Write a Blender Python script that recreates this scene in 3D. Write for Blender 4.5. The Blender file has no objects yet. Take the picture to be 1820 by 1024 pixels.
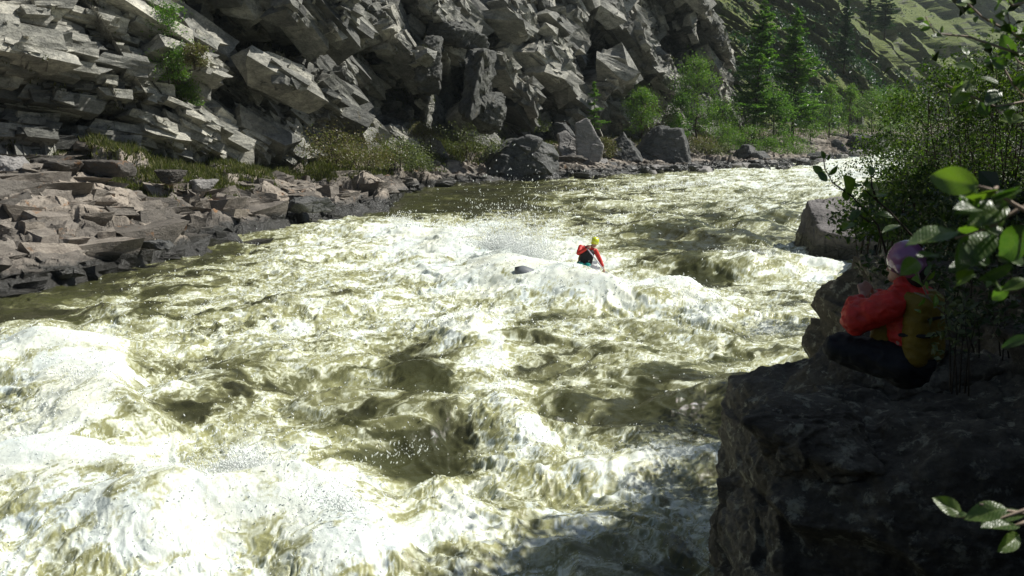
import bpy, math, random
import numpy as np
from mathutils import Vector, Matrix
sc = bpy.context.scene
# ------------------------------------------------------------------ camera, light, exposure
F = 1950.0; CX = 910.0; CY = 512.0; PITCH = math.atan(312/1950.0); H = 5.0
cam = bpy.data.objects.new("camera", bpy.data.cameras.new("camera"))
sc.collection.objects.link(cam); sc.camera = cam
cam.data.sensor_width = 36; cam.data.lens = F/1820*36
cam.data.clip_start = 0.05; cam.data.clip_end = 3000
cam.location = (0, 0, H); cam.rotation_euler = (math.pi/2-PITCH, 0, 0)
cam.data.dof.use_dof = True; cam.data.dof.focus_distance = 30; cam.data.dof.aperture_fstop = 9.0
SUN_AZ = math.radians(75); SUN_EL = math.radians(50)        # azimuth measured from +Y towards +X
world = bpy.data.worlds.new("World"); sc.world = world; world.use_nodes = True
wn = world.node_tree; wn.nodes.clear()
sky = wn.nodes.new("ShaderNodeTexSky"); sky.sky_type = 'NISHITA'; sky.sun_disc = False
sky.sun_elevation = SUN_EL; sky.sun_rotation = SUN_AZ
bg = wn.nodes.new("ShaderNodeBackground"); bg.inputs[1].default_value = 0.05
wo = wn.nodes.new("ShaderNodeOutputWorld")
wn.links.new(sky.outputs[0], bg.inputs[0]); wn.links.new(bg.outputs[0], wo.inputs[0])
sl = bpy.data.lights.new("sun", 'SUN'); sl.energy = 5.0; sl.angle = math.radians(0.5); sl.color = (1.0, 0.97, 0.90)
sun = bpy.data.objects.new("sun", sl); sc.collection.objects.link(sun)
SV = Vector((math.sin(SUN_AZ)*math.cos(SUN_EL), math.cos(SUN_AZ)*math.cos(SUN_EL), math.sin(SUN_EL)))
sun.rotation_euler = SV.to_track_quat('Z', 'Y').to_euler()
sc.view_settings.view_transform = 'Standard'; sc.view_settings.look = 'None'
sc.view_settings.exposure = 0.42; sc.view_settings.gamma = 1
sc.cycles.max_bounces = 6; sc.cycles.diffuse_bounces = 2; sc.cycles.glossy_bounces = 3
sc.cycles.transmission_bounces = 3; sc.cycles.transparent_max_bounces = 6; sc.cycles.volume_bounces = 0
sc.cycles.sample_clamp_indirect = 3.0
# ------------------------------------------------------------------ geometry of the view (pixel of the photo -> place)
cp, sp = math.cos(PITCH), math.sin(PITCH)
def ray(u, v):
    x = (np.asarray(u, float)-CX)/F; y = (CY-np.asarray(v, float))/F
    return x, cp+y*sp, -sp+y*cp
def at(u, v, z=0.0):
    x, y, dz = ray(u, v); t = (z-H)/dz
    return x*t, y*t
def atd(u, v, d):
    x, y, dz = ray(u, v); t = d/y
    return Vector((float(x*t), float(d), float(H+dz*t)))
def proj(x, y, z=0.0):
    dz = z-H; zc = y*cp-dz*sp; yc = y*sp+dz*cp
    return CX+F*x/zc, CY-F*yc/zc
# ------------------------------------------------------------------ noise
def _h(i, j, k, s):
    h = (i.astype(np.int64)*374761393+j.astype(np.int64)*668265263+k.astype(np.int64)*1440662683+s*974634777) & 0xffffffff
    h = ((h ^ (h >> 13))*1274126177) & 0xffffffff
    h = ((h ^ (h >> 15))*2246822519) & 0xffffffff
    return (h ^ (h >> 16)) & 0xffffffff
def hf(i, j, k, s): return _h(i, j, k, s)/4294967296.0
def noise(x, y, z=None, s=0):
    x = np.asarray(x, float); y = np.asarray(y, float)
    i = np.floor(x); j = np.floor(y); fx = x-i; fy = y-j
    u = fx*fx*fx*(fx*(fx*6-15)+10); v = fy*fy*fy*(fy*(fy*6-15)+10)
    if z is None:
        r = 0
        for a in (0, 1):
            for b in (0, 1):
                t = hf(i+a, j+b, i*0, s)*6.2831853
                r = r+(np.cos(t)*(fx-a)+np.sin(t)*(fy-b))*(u if a else 1-u)*(v if b else 1-v)
        return r*1.5
    z = np.asarray(z, float); k = np.floor(z); fz = z-k; w = fz*fz*fz*(fz*(fz*6-15)+10)
    r = 0
    for a in (0, 1):
        for b in (0, 1):
            for c in (0, 1):
                h = _h(i+a, j+b, k+c, s)
                gx = (h & 1023)/511.5-1; gy = ((h >> 10) & 1023)/511.5-1; gz = ((h >> 20) & 1023)/511.5-1
                r = r+(gx*(fx-a)+gy*(fy-b)+gz*(fz-c))*(u if a else 1-u)*(v if b else 1-v)*(w if c else 1-w)
    return r*1.3
def fbm(x, y, z=None, o=4, s=0, g=0.5):
    r = 0; a = 1
    for q in range(o):
        r = r+a*noise(x, y, z, s+q*17); x = x*2.03+1.7; y = y*2.03-3.1
        if z is not None: z = z*2.03+5.3
        a *= g
    return r
def ridged(x, y, z=None, o=4, s=0, g=0.55):
    r = 0; a = 1; t = 0
    for q in range(o):
        n = 1-np.abs(noise(x, y, z, s+q*31))*2.0; r = r+a*np.clip(n, -.3, 1); t += a
        x = x*2.1+4.7; y = y*2.1-1.1
        if z is not None: z = z*2.1+2.3
        a *= g
    return r/t
def cells(x, y, z, s=0, tilt=0.6, plane=True):
    """3-D jittered cells: every cell is one tilted plane, so a surface moved by it breaks into flat facets"""
    i = np.floor(x); j = np.floor(y); k = np.floor(z)
    best = np.full(x.shape, 1e9); sec = best.copy(); val = np.zeros(x.shape); cid = np.zeros(x.shape)
    for a in (-1, 0, 1):
        for b in (-1, 0, 1):
            for c in (-1, 0, 1):
                I = i+a; J = j+b; K = k+c
                h = _h(I, J, K, s); h2 = _h(I, J, K, s+99)
                dx = x-(I+(h & 1023)/1023.); dy = y-(J+((h >> 10) & 1023)/1023.); dz = z-(K+((h >> 20) & 1023)/1023.)
                d = dx*dx+dy*dy+dz*dz
                m = d < best
                sec = np.where(m, best, np.minimum(sec, d)); best = np.where(m, d, best)
                gx = (h2 & 255)/127.5-1; gy = ((h2 >> 8) & 255)/127.5-1; gz = ((h2 >> 16) & 255)/127.5-1
                o = ((h2 >> 24) & 255)/127.5-1
                val = np.where(m, o*0.5+tilt*(gx*dx+gy*dy+gz*dz), val); cid = np.where(m, o, cid)
    return val, np.sqrt(sec)-np.sqrt(best), cid
def sstep(a, b, x):
    t = np.clip((x-a)/(b-a), 0, 1); return t*t*(3-2*t)
# ------------------------------------------------------------------ mesh helpers
COL = sc.collection
def mesh_np(name, V, Q, mats, smooth=False, attrs=None, parent=None, midx=None):
    V = np.ascontiguousarray(V, dtype=np.float32); Q = np.ascontiguousarray(Q, dtype=np.int32)
    me = bpy.data.meshes.new(name); n = Q.shape[1]
    me.vertices.add(len(V)); me.vertices.foreach_set("co", V.ravel())
    me.loops.add(Q.size); me.loops.foreach_set("vertex_index", Q.ravel())
    me.polygons.add(len(Q)); me.polygons.foreach_set("loop_start", np.arange(0, Q.size, n, dtype=np.int32))
    me.polygons.foreach_set("loop_total", np.full(len(Q), n, np.int32))
    me.polygons.foreach_set("use_smooth", np.full(len(Q), smooth, bool))
    for m in (mats if isinstance(mats, (list, tuple)) else [mats]): me.materials.append(m)
    if midx is not None: me.polygons.foreach_set("material_index", np.asarray(midx, np.int32))
    for k, a in (attrs or {}).items():
        at_ = me.attributes.new(k, 'FLOAT', 'POINT'); at_.data.foreach_set("value", np.asarray(a, np.float32).ravel())
    me.update(calc_edges=True)
    o = bpy.data.objects.new(name, me); COL.objects.link(o)
    if parent: o.parent = parent
    return o
def gridq(r, c):
    a = (np.arange(r-1)[:, None]*c+np.arange(c-1)[None, :]).ravel()
    return np.stack([a, a+1, a+c+1, a+c], 1)
def tag(o, label=None, cat=None, group=None, kind=None):
    if label: o['label'] = label
    if cat: o['category'] = cat
    if group: o['group'] = group
    if kind: o['kind'] = kind
    return o
def empty(name, loc, rz=0.0):
    e = bpy.data.objects.new(name, None); COL.objects.link(e); e.location = loc; e.rotation_euler = (0, 0, rz)
    e.empty_display_size = 0.1
    return e
def tube(pts, rad, n=6, cap=True):
    """tapered tube -> (V, tri list)"""
    V = []; T = []; pts = [Vector(p) for p in pts]
    for i, p in enumerate(pts):
        d = (pts[min(i+1, len(pts)-1)]-pts[max(i-1, 0)]).normalized()
        a = d.orthogonal().normalized(); b = d.cross(a)
        for k in range(n):
            t = 6.28318*k/n; V.append(p+(a*math.cos(t)+b*math.sin(t))*rad[i])
    for i in range(len(pts)-1):
        for k in range(n):
            q = i*n+k; r = i*n+(k+1) % n
            T += [(q, r, r+n), (q, r+n, q+n)]
    if cap:
        V.append(pts[0]); V.append(pts[-1]); c0 = len(V)-2; L = (len(pts)-1)*n
        for k in range(n): T += [(c0, (k+1) % n, k), (c0+1, L+k, L+(k+1) % n)]
    return V, T
class Mesh:
    def __init__(s): s.V = []; s.T = []; s.n = 0
    def add(s, V, T):
        s.V.append(np.asarray(V, float).reshape(-1, 3)); s.T.append(np.asarray(T, int).reshape(-1, 3)+s.n); s.n += len(V)
    def tube(s, *a, **k): s.add(*tube(*a, **k))
    def build(s, name, mat, parent=None, smooth=True):
        return mesh_np(name, np.concatenate(s.V), np.concatenate(s.T), mat, smooth, parent=parent)
# ------------------------------------------------------------------ materials
def newmat(name):
    m = bpy.data.materials.new(name); m.use_nodes = True; nt = m.node_tree; nt.nodes.clear()
    out = nt.nodes.new("ShaderNodeOutputMaterial"); b = nt.nodes.new("ShaderNodeBsdfPrincipled")
    nt.links.new(b.outputs[0], out.inputs[0]); return m, nt, b, out
def N(nt, t, **k):
    n = nt.nodes.new("ShaderNode"+t)
    for a, v in k.items():
        if a[0] == '_': n.inputs[a[1:]].default_value = v
        else: setattr(n, a, v)
    return n
def ramp(nt, fac, stops):
    r = nt.nodes.new("ShaderNodeValToRGB"); e = r.color_ramp.elements
    while len(e) < len(stops): e.new(0.5)
    for q, (p, c) in zip(e, stops):
        q.position = p; q.color = (c, c, c, 1) if isinstance(c, (int, float)) else (*c, 1)
    nt.links.new(fac, r.inputs[0]); return r.outputs[0]
def mapped(nt, scale=(1, 1, 1), rot=(0, 0, 0)):
    tc = nt.nodes.new("ShaderNodeTexCoord"); mp = nt.nodes.new("ShaderNodeMapping")
    mp.inputs['Scale'].default_value = scale; mp.inputs['Rotation'].default_value = rot
    nt.links.new(tc.outputs['Object'], mp.inputs[0]); return mp.outputs[0]
def ntex(nt, vec, scale, detail=6, rough=0.6, dist=0):
    n = N(nt, "TexNoise"); n.inputs['Scale'].default_value = scale; n.inputs['Detail'].default_value = detail
    n.inputs['Roughness'].default_value = rough; n.inputs['Distortion'].default_value = dist
    nt.links.new(vec, n.inputs['Vector']); return n.outputs[0]
def mix(nt, fac, a, b, mode='MIX'):
    m = nt.nodes.new("ShaderNodeMix"); m.data_type = 'RGBA'; m.blend_type = mode
    for s, x in ((m.inputs[0], fac), (m.inputs[6], a), (m.inputs[7], b)):
        if hasattr(x, 'links') or hasattr(x, 'is_linked'): nt.links.new(x, s)
        elif isinstance(x, (int, float)): s.default_value = x
        else: s.default_value = (*x, 1)
    return m.outputs[2]
def bump(nt, h, strength, dist, bsdf, prev=None):
    b = nt.nodes.new("ShaderNodeBump"); b.inputs['Strength'].default_value = strength; b.inputs['Distance'].default_value = dist
    nt.links.new(h, b.inputs['Height'])
    if prev: nt.links.new(prev, b.inputs['Normal'])
    if bsdf: nt.links.new(b.outputs[0], bsdf.inputs['Normal'])
    return b.outputs[0]
def rockmat(name, dark, mid, light, sc1=1.0, lichen=None, rough=0.75, rot=(0, 0.5, 0), lich_amt=0.6, pale=None, spec=0.35, wet=False, crack=0.35, tone=False, stretch=2.0, bm=1.0):
    m, nt, b, out = newmat(name)
    v0 = mapped(nt); v1 = mapped(nt, (1, 1, stretch), rot)
    big = ntex(nt, v0, 0.35*sc1, 5); st = ntex(nt, v1, 1.6*sc1, 8, 0.7); fine = ntex(nt, v0, 9*sc1, 8, 0.75)
    a = N(nt, "Math", operation='ADD'); nt.links.new(st, a.inputs[0]); nt.links.new(big, a.inputs[1])
    a2 = N(nt, "Math", operation='MULTIPLY_ADD'); nt.links.new(fine, a2.inputs[0]); a2.inputs[1].default_value = 0.6; nt.links.new(a.outputs[0], a2.inputs[2])
    d = N(nt, "Math", operation='MULTIPLY'); nt.links.new(a2.outputs[0], d.inputs[0]); d.inputs[1].default_value = 0.385
    c = ramp(nt, d.outputs[0], [(0.36, dark), (0.5, mid), (0.66, light)])
    if tone:
        ta = nt.nodes.new("ShaderNodeAttribute"); ta.attribute_name = 'tone'
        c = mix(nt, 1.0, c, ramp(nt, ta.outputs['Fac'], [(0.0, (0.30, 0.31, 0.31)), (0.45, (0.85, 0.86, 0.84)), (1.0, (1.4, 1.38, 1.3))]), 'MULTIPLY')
    if lichen:
        l = ntex(nt, v0, 0.9*sc1, 7, 0.7, 0.4)
        c = mix(nt, ramp(nt, l, [(lich_amt, 0.0), (lich_amt+0.08, 0.85)]), c, lichen)
    if pale:
        l = ntex(nt, v0, 2.6*sc1, 9, 0.72, 0.25)
        c = mix(nt, ramp(nt, l, [(0.55, 0.0), (0.62, 0.75)]), c, pale)
    crk = N(nt, "TexVoronoi", feature='DISTANCE_TO_EDGE'); crk.inputs['Scale'].default_value = 1.1*sc1
    wv = N(nt, "Vectormath" if False else "VectorMath", operation='ADD'); nz = N(nt, "TexNoise"); nz.inputs['Scale'].default_value = 1.5*sc1
    nt.links.new(v1, nz.inputs['Vector']); nt.links.new(v1, wv.inputs[0]); nt.links.new(nz.outputs['Color'], wv.inputs[1])
    nt.links.new(wv.outputs[0], crk.inputs['Vector'])
    ck = ramp(nt, crk.outputs[0], [(0.0, 0.0), (0.035, 1.0)])
    c = mix(nt, ck, mix(nt, crack, c, (0.02, 0.02, 0.018)), c)
    if wet:
        g = N(nt, "NewGeometry"); sx = N(nt, "SeparateXYZ"); nt.links.new(g.outputs['Position'], sx.inputs[0])
        wn_ = N(nt, "Math", operation='MULTIPLY_ADD'); nt.links.new(st, wn_.inputs[0]); wn_.inputs[1].default_value = -0.9; nt.links.new(sx.outputs[2], wn_.inputs[2])
        w = ramp(nt, wn_.outputs[0], [(0.0, 1.0), (0.22, 0.0)])
        c = mix(nt, w, c, (0.035, 0.034, 0.03)); r = mix(nt, w, (rough,)*3, (0.25,)*3); nt.links.new(r, b.inputs['Roughness'])
    else: b.inputs['Roughness'].default_value = rough
    b.inputs['Specular IOR Level'].default_value = spec
    nt.links.new(c, b.inputs['Base Color'])
    n1 = bump(nt, st, 0.6, 0.12*bm/sc1, None); n2 = bump(nt, ck, crack, 0.04, None, n1); bump(nt, fine, 0.7, 0.05*bm/sc1, b, n2)
    return m
def leafmat(name, c1, c2, c3=None, trans=0.45, rough=0.45, spec=0.5):
    m, nt, b, out = newmat(name)
    g = N(nt, "NewGeometry"); c = ramp(nt, g.outputs['Random Per Island'], [(0.0, c1), (0.6, c2), (1.0, c3 or c2)])
    nt.links.new(c, b.inputs['Base Color']); b.inputs['Roughness'].default_value = rough; b.inputs['Specular IOR Level'].default_value = spec
    t = N(nt, "BsdfTranslucent"); tc = mix(nt, 1.0, c, (1.0, 1.25, 0.35), 'MULTIPLY')
    sc_ = mix(nt, 0.0, c, c); nt.links.new(mix(nt, 0.5, tc, mix(nt, 1.0, tc, (1.8, 1.8, 1.8), 'MULTIPLY')), t.inputs[0])
    ms = N(nt, "MixShader"); ms.inputs[0].default_value = trans
    nt.links.new(b.outputs[0], ms.inputs[1]); nt.links.new(t.outputs[0], ms.inputs[2]); nt.links.new(ms.outputs[0], out.inputs[0])
    return m
def plain(name, col, rough=0.5, spec=0.5, sc1=20, var=0.25, bmp=0.2, dist=0.005, met=0, coat=0):
    m, nt, b, out = newmat(name); v = mapped(nt); n = ntex(nt, v, sc1, 5)
    lo = tuple(x*(1-var) for x in col); hi = tuple(min(1, x*(1+var)) for x in col)
    nt.links.new(ramp(nt, n, [(0.3, lo), (0.7, hi)]), b.inputs['Base Color'])
    b.inputs['Roughness'].default_value = rough; b.inputs['Specular IOR Level'].default_value = spec
    b.inputs['Metallic'].default_value = met; b.inputs['Coat Weight'].default_value = coat
    bump(nt, n, bmp, dist, b); return m
M = {}
M['cliff'] = rockmat('cliff_rock', (0.065, 0.068, 0.065), (0.28, 0.275, 0.25), (0.66, 0.635, 0.56), 0.9, tone=True, bm=2.2, lichen=(0.10, 0.085, 0.045), lich_amt=0.62)
M['shelf'] = rockmat('shelf_rock', (0.065, 0.058, 0.050), (0.225, 0.195, 0.168), (0.40, 0.355, 0.31), 1.4, tone=True, bm=1.8, lichen=(0.26, 0.13, 0.05), lich_amt=0.60, rot=(0.2, 0.35, 0), wet=True)
M['boulder'] = rockmat('boulder_rock', (0.026, 0.028, 0.027), (0.07, 0.072, 0.069), (0.17, 0.165, 0.155), 1.0, rot=(0.5, 0.9, 0.2), wet=True)
M['flat'] = rockmat('flat_boulder_rock', (0.035, 0.034, 0.032), (0.11, 0.10, 0.096), (0.25, 0.235, 0.225), 1.3, rot=(0.5, 0.9, 0.2), wet=True)
M['slab'] = rockmat('pale_slab_rock', (0.09, 0.09, 0.086), (0.22, 0.21, 0.20), (0.40, 0.38, 0.36), 1.2, rot=(0.5, 0.9, 0.2))
M['near'] = rockmat('near_rock', (0.034, 0.028, 0.019), (0.115, 0.096, 0.068), (0.27, 0.235, 0.175), 2.6, lichen=(0.06, 0.06, 0.02), lich_amt=0.63, pale=(0.46, 0.43, 0.31), crack=0.2, bm=2.6)

def blur(a, n=1):
    for _ in range(n):
        a = a.copy(); a[1:-1] = (a[:-2]+2*a[1:-1]+a[2:])/4; a[:, 1:-1] = (a[:, :-2]+2*a[:, 1:-1]+a[:, 2:])/4
    return a
# ------------------------------------------------------------------ river
# how much foam lies where on the river (0 none .. 9 solid), rows from far to near, read off as places on the river
FOAM = {  # row v : values for u = 35, 105, 175 ...
262: "77777777777777777777777777",
280: "22222222222222234568888888",
310: "11111111111112334466788888",
340: "11111111110001244555567766",
370: "11111111430012334444455555",
400: "00111115667875533233454444",
440: "00001147788998951123455555",
480: "00023456778889986226777777",
520: "01234566477877778865677777",
560: "13334556767675445666566666",
600: "58856667765664554555544444",
640: "69966446642575445444444444",
680: "58964345554465443323233333",
720: "56756555443464422322122222",
760: "66544555444456544433333333",
800: "77876675422457766665444444",
840: "77778999843455555554444444",
880: "77767788998764445544333333",
920: "66656677766533445443333333",
960: "55545555666654555543222222",
1000:"44455544555555444433222222",
1060:"44455544555555444433222222"}
fv = np.array(sorted(FOAM)); fm = np.array([[int(c) for c in FOAM[k]] for k in fv], float)
def foam_at(u, v):
    c = np.clip((u-35)/70., 0, 24.999); ci = c.astype(int); cf = c-ci; cf = cf*cf*(3-2*cf)
    vi = np.clip(np.searchsorted(fv, v)-1, 0, len(fv)-2); vf = np.clip((v-fv[vi])/(fv[vi+1]-fv[vi]), 0, 1)
    g = lambda r, q: fm[r, q]
    return (g(vi, ci)*(1-cf)+g(vi, ci+1)*cf)*(1-vf)+(g(vi+1, ci)*(1-cf)+g(vi+1, ci+1)*cf)*vf
ds = [5.0]
while ds[-1] < 420: ds.append(ds[-1]*(1+0.0021))
ds = np.array(ds)
us = np.concatenate([np.linspace(-1400, -60, 120, endpoint=False), np.arange(-60, 1700, 1.75), np.linspace(1700, 2600, 80)])
D, U = np.meshgrid(ds, us, indexing='ij')
X = (U-CX)/F*D*1.0; Y = D.copy()        # fan of points, finest near the bank we stand on
X0, Y0 = X.copy(), Y.copy()
PU, PV = proj(X, Y)                     # which part of FOAM a place on the river belongs to
# a current that runs from far right to near left
fa = math.radians(35)
def flow(x, y): return x*math.sin(fa)+y*math.cos(fa), x*math.cos(fa)-y*math.sin(fa)   # along, across
wx = fbm(X*0.35, Y*0.35, o=3, s=5); wy = fbm(X*0.35+9, Y*0.35+4, o=3, s=6)
dens = foam_at(np.clip(PU+wx*14*14/np.maximum(D, 10), 0, 1780), np.clip(PV+wy*30*12/np.maximum(D, 10), 262, 1060))/9.0
dens = .10+dens*(.80+.22*dens)+.07*sstep(900, 1300, PU)*(1-sstep(330, 430, PV))-.05*(1-sstep(.05, .3, dens))
RIDGES = [ # crest seen from u1,v1 to u2,v2, width across (m), height (m), steepness towards the camera side, extra foam
 (-60, 770, 130, 770, 1.0, .75, 0.25), (130, 775, 300, 815, 1.0, .85, 0.3), (300, 810, 480, 800, .9, .95, 0.45), (480, 805, 640, 885, .75, .8, 0.5),
 (640, 888, 800, 882, .7, .42, 0.3), (800, 882, 930, 850, .6, .3, 0.15),
 (40, 600, 150, 575, .9, .75, 0.4), (100, 580, 215, 690, .9, .8, 0.5), (190, 540, 260, 550, .6, .3, .1),
 (640, 680, 770, 615, 1.3, .55, -.25), (300, 700, 480, 630, 1.4, .35, -.2), (540, 530, 640, 520, 1.5, .25, -.2),
 (840, 560, 870, 640, .7, .35, .3), (870, 640, 950, 770, .7, .4, .3), (930, 800, 1120, 795, .6, .45, .3), (1120, 795, 1310, 790, .5, .35, .2),
 (690, 392, 800, 408, 1.2, .4, .5), (800, 408, 900, 432, 1.4, .6, .5), (890, 432, 1060, 478, 1.3, .9, .55), (1060, 482, 1190, 500, 1.1, .6, .3), (1190, 500, 1300, 535, 1.0, .35, .2),
 (1040, 335, 1100, 350, 1.6, .6, .1), (950, 345, 1040, 340, 1.5, .5, .1), (1200, 385, 1290, 405, 1.4, .5, .1), (1330, 350, 1400, 365, 1.6, .7, .1), (1300, 375, 1370, 395, 1.2, .5, 0),
 (1230, 440, 1340, 450, 1.1, .45, .3), (1340, 440, 1420, 450, 1.0, .35, .3), (1120, 380, 1220, 385, 1.2, .3, .2), (1400, 320, 1480, 335, 1.8, .6, .2), (1500, 300, 1560, 305, 2.0, .6, .2),
 (1060, 320, 1160, 318, 2.0, .4, .2), (1230, 312, 1300, 322, 2.0, .5, .2), (960, 585, 1090, 600, .8, .25, 0), (1120, 560, 1260, 585, .8, .3, .1),
 (1010, 680, 1150, 700, .8, .3, -.1), (1150, 690, 1300, 670, .7, .3, -.1), (980, 870, 1200, 860, .7, .25, .0), (120, 930, 330, 915, .9, .35, .1), (350, 960, 700, 930, .9, .3, .1)]
HOLES = [(560, 760, 640, 755, .6, -.18, -.12), (700, 735, 800, 725, .5, .22, .05), (760, 830, 850, 810, .4, .18, .1), (705, 810, 810, 790, .8, -.26, -.50), (1080, 735, 1270, 745, .7, -.1, -.25), (700, 375, 860, 372, 2.2, -.05, -.5), (640, 700, 700, 690, .5, -.12, -.15), (880, 690, 930, 730, .4, -.1, -.15), (600, 700, 720, 710, .9, -.3, -.15), (1070, 475, 1250, 490, 1.6, -.4, -.35),
 (700, 350, 880, 345, 3.5, -.1, -.5), (940, 550, 1080, 560, 1.2, -.2, -.15), (1080, 730, 1280, 745, 1.0, -.3, -.2), (100, 500, 250, 495, 2.0, -.05, -.2), (700, 640, 830, 660, .9, -.2, -.2),
 (860, 900, 1000, 900, .7, -.2, -.2)]
Z = np.zeros_like(X); fx = np.zeros_like(X); ZP = np.zeros_like(X)
for (u1, v1, u2, v2, w, a, f) in RIDGES+HOLES:
    p = np.array(at(u1, v1, max(a, 0))); q = np.array(at(u2, v2, max(a, 0))); L = np.hypot(*(q-p)); t = (q-p)/L
    n = np.array([-t[1], t[0]]);  n = n if n[1] > 0 else -n         # away from camera
    if a > .5: a *= .9
    m = (np.abs(X-(p[0]+q[0])/2) < L+5*w) & (np.abs(Y-(p[1]+q[1])/2) < L+5*w)
    x = X[m]-p[0]+wx[m]*w*.5; y = Y[m]-p[1]+wy[m]*w*.5
    al = x*t[0]+y*t[1]; ac = x*n[0]+y*n[1]
    wf = np.where(ac > 0, w*.62, w*1.45) if a > 0 else w
    over = np.maximum(np.maximum(-al, al-L), 0)/(w*1.3)
    g = np.exp(-(ac/wf)**2-over**2)
    if a > 0: ZP[m] += (a*g)**4
    else: Z[m] += a*g
    fx[m] += f*g
fx = np.clip(fx, -.5, .5); Z += ZP**.25*.92
dens = np.clip(dens+fx*0.55, 0, 1.1)
Zb = Z.copy(); calm = 1-.65*sstep(.15, .6, Zb); dY = np.diff(Y, axis=0); dZ = np.diff(Zb, axis=0); Yq = Y.copy(); Yq[1:] += np.cumsum(np.sqrt(dY**2+dZ**2)-dY, axis=0); Yq = blur(Yq, 2); al, ac = flow(X, Yq)
# standing swell and chop, all sizes, sharper where it foams
rough = 0.62+0.6*dens
Z += 0.15*fbm(al*0.45, ac*0.3, o=2, s=11)*rough
Z += calm*0.11*(ridged(al*0.9+wx, ac*0.6+wy, o=2, s=21)-.35)*rough
Z += calm*0.05*(ridged(X*1.7+wx*1.5, Yq*1.5+wy*1.5, o=3, s=25)-.4)*rough
w2x = fbm(X*1.6, Yq*1.6, o=3, s=41); w2y = fbm(X*1.6+7, Yq*1.6-3, o=3, s=42)
near = np.clip(18/np.maximum(D, 6), 0.3, 1.0)
lump = 1-np.abs(fbm(X*2.6+w2x*.8, Yq*2.6+w2y*.8, o=4, s=51, g=.55))*1.6
Z += calm*0.032*(lump-.5)*sstep(.3, .8, dens)*(1-.45*sstep(.8, 1.05, dens))
fine = np.abs(fbm(X*8+w2x*2, Yq*8+w2y*2, o=3, s=61, g=.6))
Z += calm*(0.011*(0.4-fine))*(0.35+sstep(.4, .8, dens)*(1-.5*sstep(.8, 1.05, dens)))
Z += 0.012*fbm(al*7, ac*3.2, o=3, s=66)*(1-dens*.5)
# foam: milky sheets, then a net of thin torn filaments drawn out along the current
def net(x, y, s, k=3.2):
    return np.clip(1-np.abs(noise(x, y, s=s))*k*1.75, 0, 1)**1.25
qx = X+w2x*.30+wx*.5; qy = Yq+w2y*.30+wy*.5; w3x = fbm(X*5, Yq*5, o=2, s=43)*.07; w3y = fbm(X*5+3, Yq*5, o=2, s=44)*.07
qa, qc = flow(qx, qy)
lines = np.maximum.reduce([net(qa*.55, qc*1.8, 71), .9*net(qa*1.15+3, qc*3.6, 72, 2.8), .9*net((qa+w3x)*2.1, (qc+w3y)*6.2, 73, 2.6), .75*net((qx+w3x)*6.5, (qy+w3y)*6, 74, 2.4)])
lines2 = np.maximum(net((qa+w3x)*3.4, (qc+w3y)*9, 75, 2.4), .8*net((qx+w3x)*11, (qy+w3y)*10, 76, 2.2))
low = fbm(qa*.55, qc*.8, o=4, s=95, g=.55); mid = fbm(qx*2.2, qy*2.2, o=4, s=96, g=.6); gr = fbm(X*11, Yq*9, o=3, s=91, g=.75)
core = sstep(.78, 1.2, dens+.40*low+.16*mid+.25*np.clip(Z, 0, 1))
cover = sstep(.14, .85, dens+.36*low+.10*mid)
foam = np.clip(core*(.70+.26*gr+.20*lines2)+cover*(1.05*lines+.30*lines2)*(.55+.45*sstep(-.25, .25, mid+.3*gr)), 0, 1)
veil = sstep(.12, .86, dens+.42*low+.08*mid)
V = np.stack([X, Y, Z], -1).reshape(-1, 3)
# --- water material: silty olive water, pale aerated water, white foam
m, nt, b, out = newmat('river_water')
def attr(nt, n):
    a = nt.nodes.new("ShaderNodeAttribute"); a.attribute_name = n; return a.outputs['Fac']
fo = attr(nt, 'foam'); ve = attr(nt, 'veil'); v0 = mapped(nt)
silt = ramp(nt, ntex(nt, v0, 0.25, 3), [(0.35, (0.030, 0.030, 0.016)), (0.65, (0.060, 0.064, 0.024))])
aer = mix(nt, ramp(nt, ve, [(0.05, 0.0), (1.0, 1.0)]), silt, (0.33, 0.33, 0.155))
n1 = ntex(nt, v0, 22, 5, 0.7); n2 = ntex(nt, v0, 60, 4, 0.7)
fa_ = N(nt, "Math", operation='MULTIPLY_ADD'); nt.links.new(n1, fa_.inputs[0]); fa_.inputs[1].default_value = 0.35
sb = N(nt, "Math", operation='SUBTRACT'); nt.links.new(fo, sb.inputs[0]); sb.inputs[1].default_value = 0.16; nt.links.new(sb.outputs[0], fa_.inputs[2])
rg = N(nt, "TexNoise", noise_type='RIDGED_MULTIFRACTAL'); rg.inputs['Scale'].default_value = 3.2; rg.inputs['Detail'].default_value = 7; rg.inputs['Roughness'].default_value = .62; rg.inputs['Distortion'].default_value = .7; rg.inputs['Lacunarity'].default_value = 2.3
nt.links.new(mapped(nt, (1.5, .55, 1), (0, 0, .61)), rg.inputs['Vector']); rgo = ramp(nt, rg.outputs[0], [(.25, 0.0), (.8, 1.0)])
rm = N(nt, "Math", operation='MULTIPLY'); nt.links.new(rgo, rm.inputs[0]); nt.links.new(ramp(nt, ve, [(0.0, .10), (.5, .55), (1.0, .42)]), rm.inputs[1])
r2 = N(nt, "Math", operation='ADD'); nt.links.new(fa_.outputs[0], r2.inputs[0]); nt.links.new(rm.outputs[0], r2.inputs[1])
r3 = N(nt, "Math", operation='SUBTRACT'); nt.links.new(r2.outputs[0], r3.inputs[0]); r3.inputs[1].default_value = .12; fa_ = r3
fr = ramp(nt, fa_.outputs[0], [(0.05, 0.0), (0.8, 1.0)])
wcol = mix(nt, ramp(nt, ntex(nt, v0, 0.6, 4), [(0.35, 0.0), (0.65, 1.0)]), (0.76, 0.78, 0.65), (0.73, 0.80, 0.77))
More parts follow.
